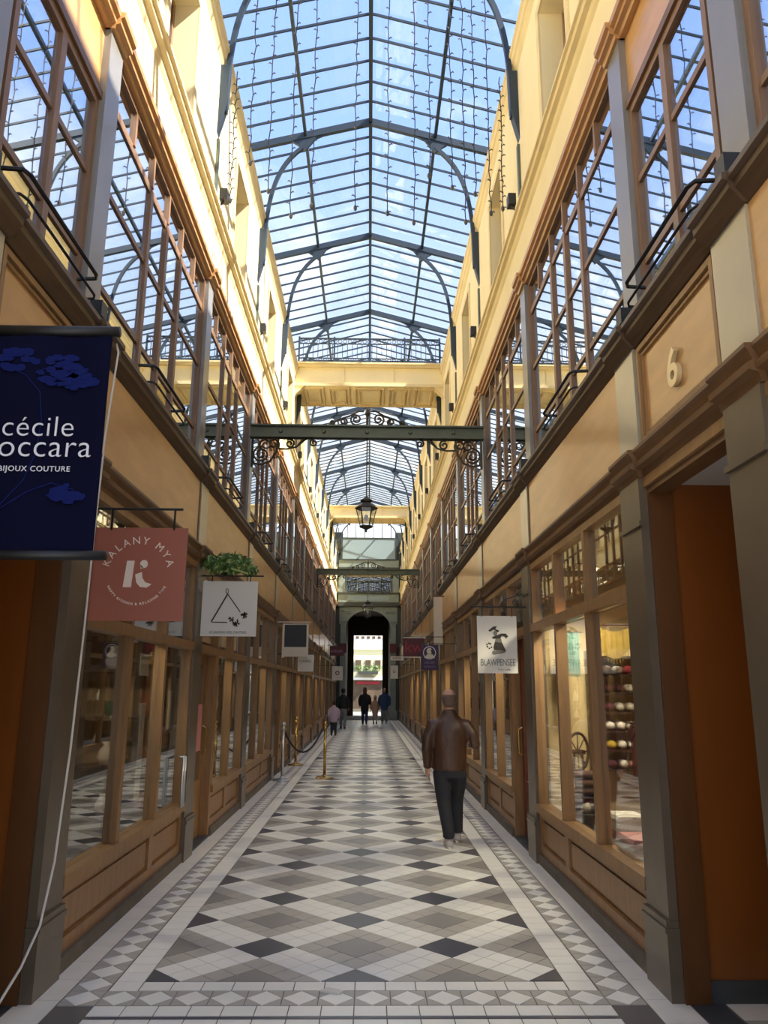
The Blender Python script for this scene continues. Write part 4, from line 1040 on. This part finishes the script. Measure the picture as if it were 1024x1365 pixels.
    if hair == 'hair_grey':      # thinning crown: a band of short hair round the back and sides
        rr_ = [(hx, hy-.050, hz+.040, .040, .030), (hx, hy-.040, hz+.065, .060, .052), (hx, hy-.030, hz+.10, .072, .070), (hx, hy-.026, hz+.14, .0765, .080), (hx, hy-.020, hz+.165, .0735, .083), (hx, hy-.016, hz+.182, .060, .075)]
    else: rr_ = [(hx, hy-.05, hz+.03, .050, .036), (hx, hy-.040, hz+.085, .064, .056), (hx, hy-.028, hz+.12, .073, .074), (hx, hy-.022, hz+.155, .077, .086), (hx, hy-.016, hz+.19, .071, .086), (hx, hy-.013, hz+.222, .050, .064), (hx, hy-.012, hz+.240, .014, .018)]
    if long_hair: rr_ = [(hx, hy-.06, hz-.10, .06, .03), (hx, hy-.055, hz+.02, .085, .055), (hx, hy-.03, hz+.08, .085, .075)]+rr_[3:]
    q.rings([(a, c, z, rx*1.06, ry) for a, c, z, rx, ry in rr_], 16)
    ho = q.build('hair', t, hair, True)
    for s in (-1, 1): MB().ball((hx+s*.03, hy+.086, hz+.118), .011, .008, .008, 8, 5).build('eye', t, 'black', True)
    MB().tube([(hx-.022, hy+.078, hz+.052), (hx, hy+.088, hz+.054), (hx+.022, hy+.078, hz+.052)], .005, 5).build('mouth', t, 'yarn_red')
    t.location = loc; t.rotation_euler = (0, 0, rotz); t.scale = (h/1.637,)*3; ORG[t.name] = Vector(loc)
    return t
walk = dict(elL=(-.258, -.04, 1.00), wrL=(-.245, .03, .80), elR=(.275, -.06, 1.05), wrR=(.262, .17, 1.03), knL=(-.072, -.015, .45), anL=(-.035, -.12, .105), knR=(.082, .17, .45), anR=(.095, .24, .105), head=(.0, .02))
person('person in a brown leather jacket and dark trousers walking away from the camera', (.955, 8.78, -.012), 0, 1.637, walk, 'leather', 'trouser', 'shoe', 'hair_grey', .012)
w2 = dict(elL=(-.26, -.06, 1.02), wrL=(-.25, .06, .82), elR=(.26, .02, 1.02), wrR=(.24, .14, .84), knL=(-.08, .10, .45), anL=(-.08, .15, .10), knR=(.08, -.02, .45), anR=(.08, -.16, .11))
stand = dict(elL=(-.26, -.03, 1.02), wrL=(-.25, .04, .80), elR=(.26, -.03, 1.02), wrR=(.25, .04, .80), knL=(-.085, .01, .45), anL=(-.09, -.01, .10), knR=(.085, .01, .45), anR=(.09, -.01, .10))
person('distant person in a long black coat walking in the middle of the arcade', (-.12, 37.8, -.0), 0, 1.72, w2, 'cloth_black', 'denim', 'black', 'hair_red', .03, .55, True)
person('small distant person in a beige outfit beside the blue coat', (.38, 38.3, 0), pi, 1.34, stand, 'cloth_beige', 'cloth_beige', 'black', 'hair_dark', .03, .60, True, True)
person('distant person in a blue coat and grey trousers at the arcade exit', (.82, 38.0, 0), pi, 1.72, stand, 'cloth_blue', 'cloth_grey', 'shoe', 'hair_dark', .03, .62)
person('distant person in a dark jacket and pale trousers along the left wall', (-1.0, 33.0, 0), 0, 1.66, w2, 'cloth_black', 'cloth_grey', 'black', 'hair_dark', .03, .80)
person('small person in lilac and dark leggings beside the left wall', (-1.18, 28.5, 0), 0, 1.22, stand, 'cloth_lilac', 'trouser', 'black', 'hair_dark', .03, .62)

# ================================================================== yarn shop display (right, first bay)
deck = MB().box(1.84, 2.55, 4.98, 7.95, .36, .44).box(1.86, 2.5, 5.0, 7.9, .0, .36).build('display_deck', None, 'room_floor', loc=(2.1, 6.4, 0)); tag(deck, 'low wooden display deck inside the yarn shop window', 'display deck')
t = thing('spinning_wheel', (2.01, 7.5, .44), 'dark wooden spinning wheel in the yarn shop window', 'spinning wheel')
wc = Vector((2.03, 7.5, 1.06)); R_ = .17
def circ(r, n=20): return [(wc.x+.35*r*cos(a)*1.0, wc.y-.93*r*cos(a)*.0+0, wc.z+r*sin(a)) for a in [2*pi*k/n for k in range(n)]]
def rim(r, n=22): return [(wc.x+r*cos(a)*.75, wc.y+r*cos(a)*.66, wc.z+r*sin(a)) for a in [2*pi*k/n for k in range(n)]]
MB().tube(rim(R_), .014, 6, closed=True).build('rim', t, 'wheel_wood', True)
m_ = MB()
for k in range(8):
    a = 2*pi*k/8; m_.tube([tuple(wc), (wc.x+R_*cos(a)*.75, wc.y+R_*cos(a)*.66, wc.z+R_*sin(a))], .006, 5)
m_.build('spokes', t, 'wheel_wood')
MB().tube([(wc.x-.05, wc.y+.05, wc.z), (wc.x+.05, wc.y-.05, wc.z)], .02, 8).build('hub', t, 'wheel_wood')
MB().bar((wc.x-.2, wc.y-.14, .86), (wc.x+.24, wc.y+.18, .80), .07, .035).build('bench', t, 'wheel_wood')
for dx, dy in ((-.17, -.16), (-.17, -.06), (.22, .12), (.18, .22)): MB().tube([(wc.x+dx*.8, wc.y+dy*.8, .84), (wc.x+dx, wc.y+dy, .44)], [.014, .010], 6).build('leg', t, 'wheel_wood')
for q in (-1, 1): MB().tube([(wc.x-.05*q*.66, wc.y+.05*q, .83), (wc.x-.04*q*.66, wc.y+.04*q, wc.z)], .011, 6).build('wheel_post', t, 'wheel_wood')
MB().tube([(wc.x+.2, wc.y+.15, .82), (wc.x+.2, wc.y+.15, 1.12)], [.012, .008], 6).ball((wc.x+.2, wc.y+.15, 1.13), .02).build('distaff', t, 'wheel_wood')
for i, (z, dx) in enumerate(((.745, 0), (.815, .01), (.885, -.005))):
    o = MB().tube([(1.90+dx, 7.18, z), (1.905+dx, 7.18, z), (2.085+dx, 7.22, z), (2.09+dx, 7.22, z)], [.022, .036, .036, .022], 12).build('wool_roll', None, 'roll_brown', True, loc=(2.0, 7.2, z))
    tag(o, '%s brown wool roll of the stack before the spinning wheel' % ('bottom', 'middle', 'top')[i], 'wool roll', 'brown wool rolls')
t = thing('basket', (1.97, 7.18, .44), 'dark red wicker basket under the brown wool rolls', 'basket')
MB().lathe((1.985, 7.2, .44), [(.07, 0), (.085, .12), (.10, .25), (.095, .265), (.088, .25), (.07, .05), (.002, .04)], 14).build('bowl', t, 'yarn_plum'); MB().tube([(1.985+.10*cos(a), 7.2+.10*sin(a), .70) for a in [2*pi*k/14 for k in range(14)]], .008, 5, closed=True).build('rim', t, 'wheel_wood')
t = thing('basket', (1.92, 6.75, .44), 'grey wicker basket of yarn at the foot of the spinning wheel', 'basket')
MB().lathe((1.93, 6.85, .44), [(.075, 0), (.09, .17), (.085, .17), (.07, .03), (.002, .03)], 14).build('bowl', t, 'wicker'); MB().tube([(1.93+.09*cos(a), 6.85+.09*sin(a), .612) for a in [2*pi*k/14 for k in range(14)]], .008, 5, closed=True).build('rim', t, 'wicker')
def yarn(x, y, z, r, m, label, group):
    t = thing('yarn_ball', (x, y, z-r), label, 'yarn', group)
    MB().ball((x, y, z), r, r, r*.9, 10, 7).build('ball', t, m, True)
    mb = MB()
    for k in range(3):
        ax = Vector((random.gauss(0, 1), random.gauss(0, 1), random.gauss(0, 1))).normalized(); u = ax.orthogonal().normalized(); v = ax.cross(u)
        mb.tube([Vector((x, y, z))+(u*cos(a)+v*sin(a))*r*.97+ax*r*.12 for a in [2*pi*i/12 for i in range(12)]], r*.09, 4, closed=True)
    mb.build('strands', t, m)
for i, (x, y, c) in enumerate(((1.90, 6.83, 'white'), (1.96, 6.84, 'grey'), (1.93, 6.89, 'white'))):
    yarn(x, y, .655, .038, 'yarn_'+c, '%s yarn ball in the grey wicker basket, %s one' % (c if c != 'grey' else 'grey', ('front left', 'right', 'rear')[i]), 'yarn in the grey basket')
cl_ = ['white', 'yellow', 'white', 'pink', 'white', 'green', 'white', 'red', 'white', 'white', 'rust', 'white']
for i, c in enumerate(cl_):
    x, y = 1.92+.20*((i*37) % 10)/10, 5.95+.055*i
    yarn(x, y, .44+.048, .045, 'yarn_'+c, '%s yarn ball of the loose row on the display deck' % ORD[i], 'loose yarn on the display deck')
for i, c in enumerate(('pink', 'white', 'red', 'pink', 'white')):
    yarn(1.88+.05*(i % 2), 7.42+.085*i, .485, .042, 'yarn_'+c, '%s yarn ball of the row by the far pane' % ORD[i], 'yarn by the far pane')
# folded blankets
for st_, (x, y, n, nm) in enumerate(((1.93, 5.55, 4, 'nearest'), (2.02, 6.15, 5, 'rear'))):
    for k in range(n):
        mb = MB(); z0 = .44+.055*k; w_ = .13-.006*k
        mb.prism([(x-w_, z0), (x+w_, z0), (x+w_+.012, z0+.012), (x+w_+.014, z0+.028), (x+w_, z0+.052), (x-w_, z0+.054), (x-w_-.012, z0+.03)], y-.20+.01*k, y+.20-.012*k, 'y')
        o = mb.build('folded_blanket', None, ('yarn_white', 'yarn_grey', 'yarn_white', 'yarn_pink', 'yarn_white')[(k+st_) % 5], loc=(x, y, z0)); tag(o, '%s folded blanket from the bottom of the %s pile on the deck' % (ORD[k], nm), 'blanket', 'folded blankets on the display deck')
# hanging knits
def knit(name, label, x0, x1, y, z0, z1, m, waves=5, fringe=True, sag=0):
    t = thing(name, ((x0+x1)/2, y, z0), label, 'scarf' if name == 'knitted_scarf' else 'shawl')
    n, h = 18, 10; vs = []
    for j in range(h+1):
        for i in range(n+1):
            f = i/n; zt = z1-sag*sin(pi*f)*.4; zb_ = z0-sag*sin(pi*f)
            vs.append((x0+(x1-x0)*f, y+.012*sin(f*waves*2*pi), zb_+(zt-zb_)*j/h))
    k = len(vs); vs += [(a, b+.008, c) for a, b, c in vs]
    fs = []
    for j in range(h):
        for i in range(n):
            a = j*(n+1)+i; fs += [(a, a+1, a+n+2, a+n+1), (k+a, k+a+n+1, k+a+n+2, k+a+1)]
    MB().add(vs, fs).build('knit', t, m, True)
    if fringe:
        mb = MB()
        for i in range(14):
            x = x0+(x1-x0)*(i+.5)/14; zz = z0-sag*sin(pi*(i+.5)/14); mb.tube([(x, y, zz), (x+random.uniform(-.008, .008), y, zz-.05)], .004, 4)
        mb.build('fringe', t, m)
    MB().tube([(x0-.03, y, z1), (x1+.03, y, z1)], .008, 6).build('rod', t, 'wheel_wood')
knit('knitted_scarf', 'teal knitted scarf hanging in the yarn shop window', 1.99, 2.12, 7.6, 1.80, 2.18, 'teal_knit')
knit('draped_shawl', 'mustard yellow shawl draped high in the yarn shop', 2.22, 2.62, 7.45, 2.08, 2.24, 'mustard', 7, True, .16)
knit('knitted_scarf', 'dark plum knitted scarf hanging by the near shop pane', 2.34, 2.42, 6.9, .95, 1.35, 'yarn_plum', 3)
# wall shelf of yarn
t = thing('yarn_shelf', (2.62, 7.86, .86), 'dark wall shelf holding rows of yarn skeins', 'shelf')
ZS = [.88, 1.06, 1.24, 1.42, 1.60, 1.78, 1.96]
for z in ZS: piece(t, 'shelf_board', 2.30, 3.05, 7.76, 8.03, z-.02, z, 'wheel_wood')
for x in (2.29, 3.05): piece(t, 'upright', x-.01, x+.01, 7.76, 8.03, .80, 2.02, 'wheel_wood')
cols = ['white', 'white', 'red', 'white', 'plum', 'white', 'pink', 'white', 'white', 'grey']
rd_ = random.Random(4)
skm = {}
for zi, z in enumerate(ZS[:-1]):
    for i in range(7):
        c = 'yellow' if (zi == 1 and i < 2) else rd_.choice(cols)
        x = 2.345+.105*i
        if c not in skm:
            o = MB().tube([(0, -.10, .045), (0, -.085, .045), (0, -.03, .045), (0, .03, .045), (0, .10, .045)], [.012, .036, .044, .044, .03], 10).build('yarn_skein', None, 'yarn_'+c, True); skm[c] = o
        else: o = skm[c].copy(); COL.objects.link(o)
        o.location = (x, 7.87, z); ORG[o.name] = Vector((x, 7.87, z))
        tag(o, '%s yarn skein, %s from the left on the %s shelf from the bottom' % (c, ORD[i], ORD[zi]), 'yarn', 'yarn skeins on the dark shelf')
def pendant(x, y, z, label, energy, drop=.12, r=.06, ztop=2.93):
    t = thing('pendant_lamp', (x, y, z), label, 'lamp', 'shop ceiling lamps')
    MB().tube([(x, y, z+.04), (x, y, ztop)], .005, 5).build('cord', t, 'black')
    MB().lathe((x, y, z), [(r, .0), (r*.9, .02), (.02, .045), (.01, .06)], 12).build('shade', t, 'white_warm')
    MB().ball((x, y, z-.005), r*.7, r*.7, r*.5, 10, 6).build('bulb', t, 'lamp_warm', True)
    l = bpy.data.lights.new('pendant_light', 'SPOT'); l.energy = energy; l.color = (1, .88, .69); l.shadow_soft_size = .08; l.spot_size = radians(158); l.spot_blend = .5
    lo = bpy.data.objects.new('pendant_light', l); COL.objects.link(lo); lo.parent = t; lo.location = (0, 0, -.10)
pendant(2.12, 7.0, 2.72, 'round ceiling lamp nearest the scarf in the yarn shop', 100)
pendant(2.42, 6.2, 2.72, 'round ceiling lamp in the middle of the yarn shop', 55)
for side, s in SIDES.items():
    for kk in range(0, 8):
        if s > 0 and kk == 0: continue
        y0 = PIL[kk]+PW
        pendant(s*2.55, y0+1.4, 2.5, 'warm lamp inside the %s shop along the %s wall' % (ORD[kk], side), (70 if s > 0 else 30))
        if kk > 4: continue
        # display shelf against the far party wall of each shop
        t = thing('display_shelf', (s*2.5, PIL[kk+1]-.1, 0), 'open display shelf inside the %s shop along the %s wall' % (ORD[kk], side), 'shelf', 'display shelves inside the shops')
        for z in (.45, .9, 1.35, 1.8): piece(t, 'shelf_board', s*1.95, s*3.2, PIL[kk+1]-.26, PIL[kk+1]+.06, z-.025, z, 'wheel_wood')
        for x in (1.94, 3.2): piece(t, 'upright', s*x-.015, s*x+.015, PIL[kk+1]-.26, PIL[kk+1]+.06, 0, 1.85, 'wheel_wood')
        rd_ = random.Random(kk*7+s)
        for zi, z in enumerate((.45, .9, 1.35, 1.8)):
            for i in range(3):
                x = s*(2.12+.36*i); y = PIL[kk+1]-.1; c = rd_.choice(['white_paint', 'yarn_rust', 'yarn_green', 'white_warm', 'yarn_plum', 'brass'])
                h = rd_.uniform(.14, .30); r = rd_.uniform(.05, .09)
                o = MB().lathe((x, y, z), [(r*.7, 0), (r, h*.35), (r*.8, h*.65), (r*.35, h*.85), (r*.5, h)], 12).build('vase', None, c, True, loc=(x, y, z))
                tag(o, '%s vase on the %s shelf up in the %s shop, %s wall' % (ORD[i], ORD[zi], ORD[kk], side), 'vase', 'vases on the shop shelves')
# notices behind the left panes
for lab, y, z0, z1, w_ in (('white round-cornered notice high in the first left shop window', 6.45, 1.72, 1.90, .26), ('tall narrow white poster low in the first left shop window', 6.55, .75, 1.50, .14), ('narrow white notice in the far pane of the first left shop', 7.45, 1.25, 1.60, .10), ('tall pink poster on the glazed door of the second left shop', 8.75, .95, 1.45, .22)):
    o = MB().box(-1.815, -1.81, y, y+w_, z0, z1).build('window_notice', None, 'yarn_pink' if 'pink' in lab else 'white_paint', loc=(-1.81, y+w_/2, z0)); tag(o, lab, 'notice')

for s, lab in ((1, 'right'), (-1, 'left')):
    t = thing('dome_camera', (X(s, -.03), 14.95, 3.93), 'white dome camera with brown cap on the %s ledge' % lab, 'camera', 'dome cameras on the ledge')
    MB().box(X(s, -.05), X(s, .0), 14.92, 14.98, 3.93, 4.0).build('foot', t, 'white_paint')
    MB().ball((X(s, -.03), 14.95, 4.05), .07, .07, .06, 12, 7).build('dome', t, 'white_paint', True)
    MB().lathe((X(s, -.03), 14.95, 4.08), [(.10, 0), (.095, .03), (.05, .06), (.01, .07)], 14).build('cap', t, 'moulding', True)
t = thing('door_pull', (-1.70, 7.72, .45), 'steel double door pull on the first left shopfront', 'door handle')
for y in (7.68, 7.76): MB().tube([(-1.745, y, .52), (-1.69, y, .53), (-1.69, y, .98), (-1.745, y, .99)], .012, 8).build('bar', t, 'steel', True)
o = MB().prism([(-.19, 4.70), (-.08, 4.67), (-.06, 4.70), (-.15, 4.75)], .001, .012, 'z').build('paper_scrap', None, 'white_paint', loc=(-.12, 4.7, 0)); tag(o, 'small white paper scrap on the front tile border', 'scrap')
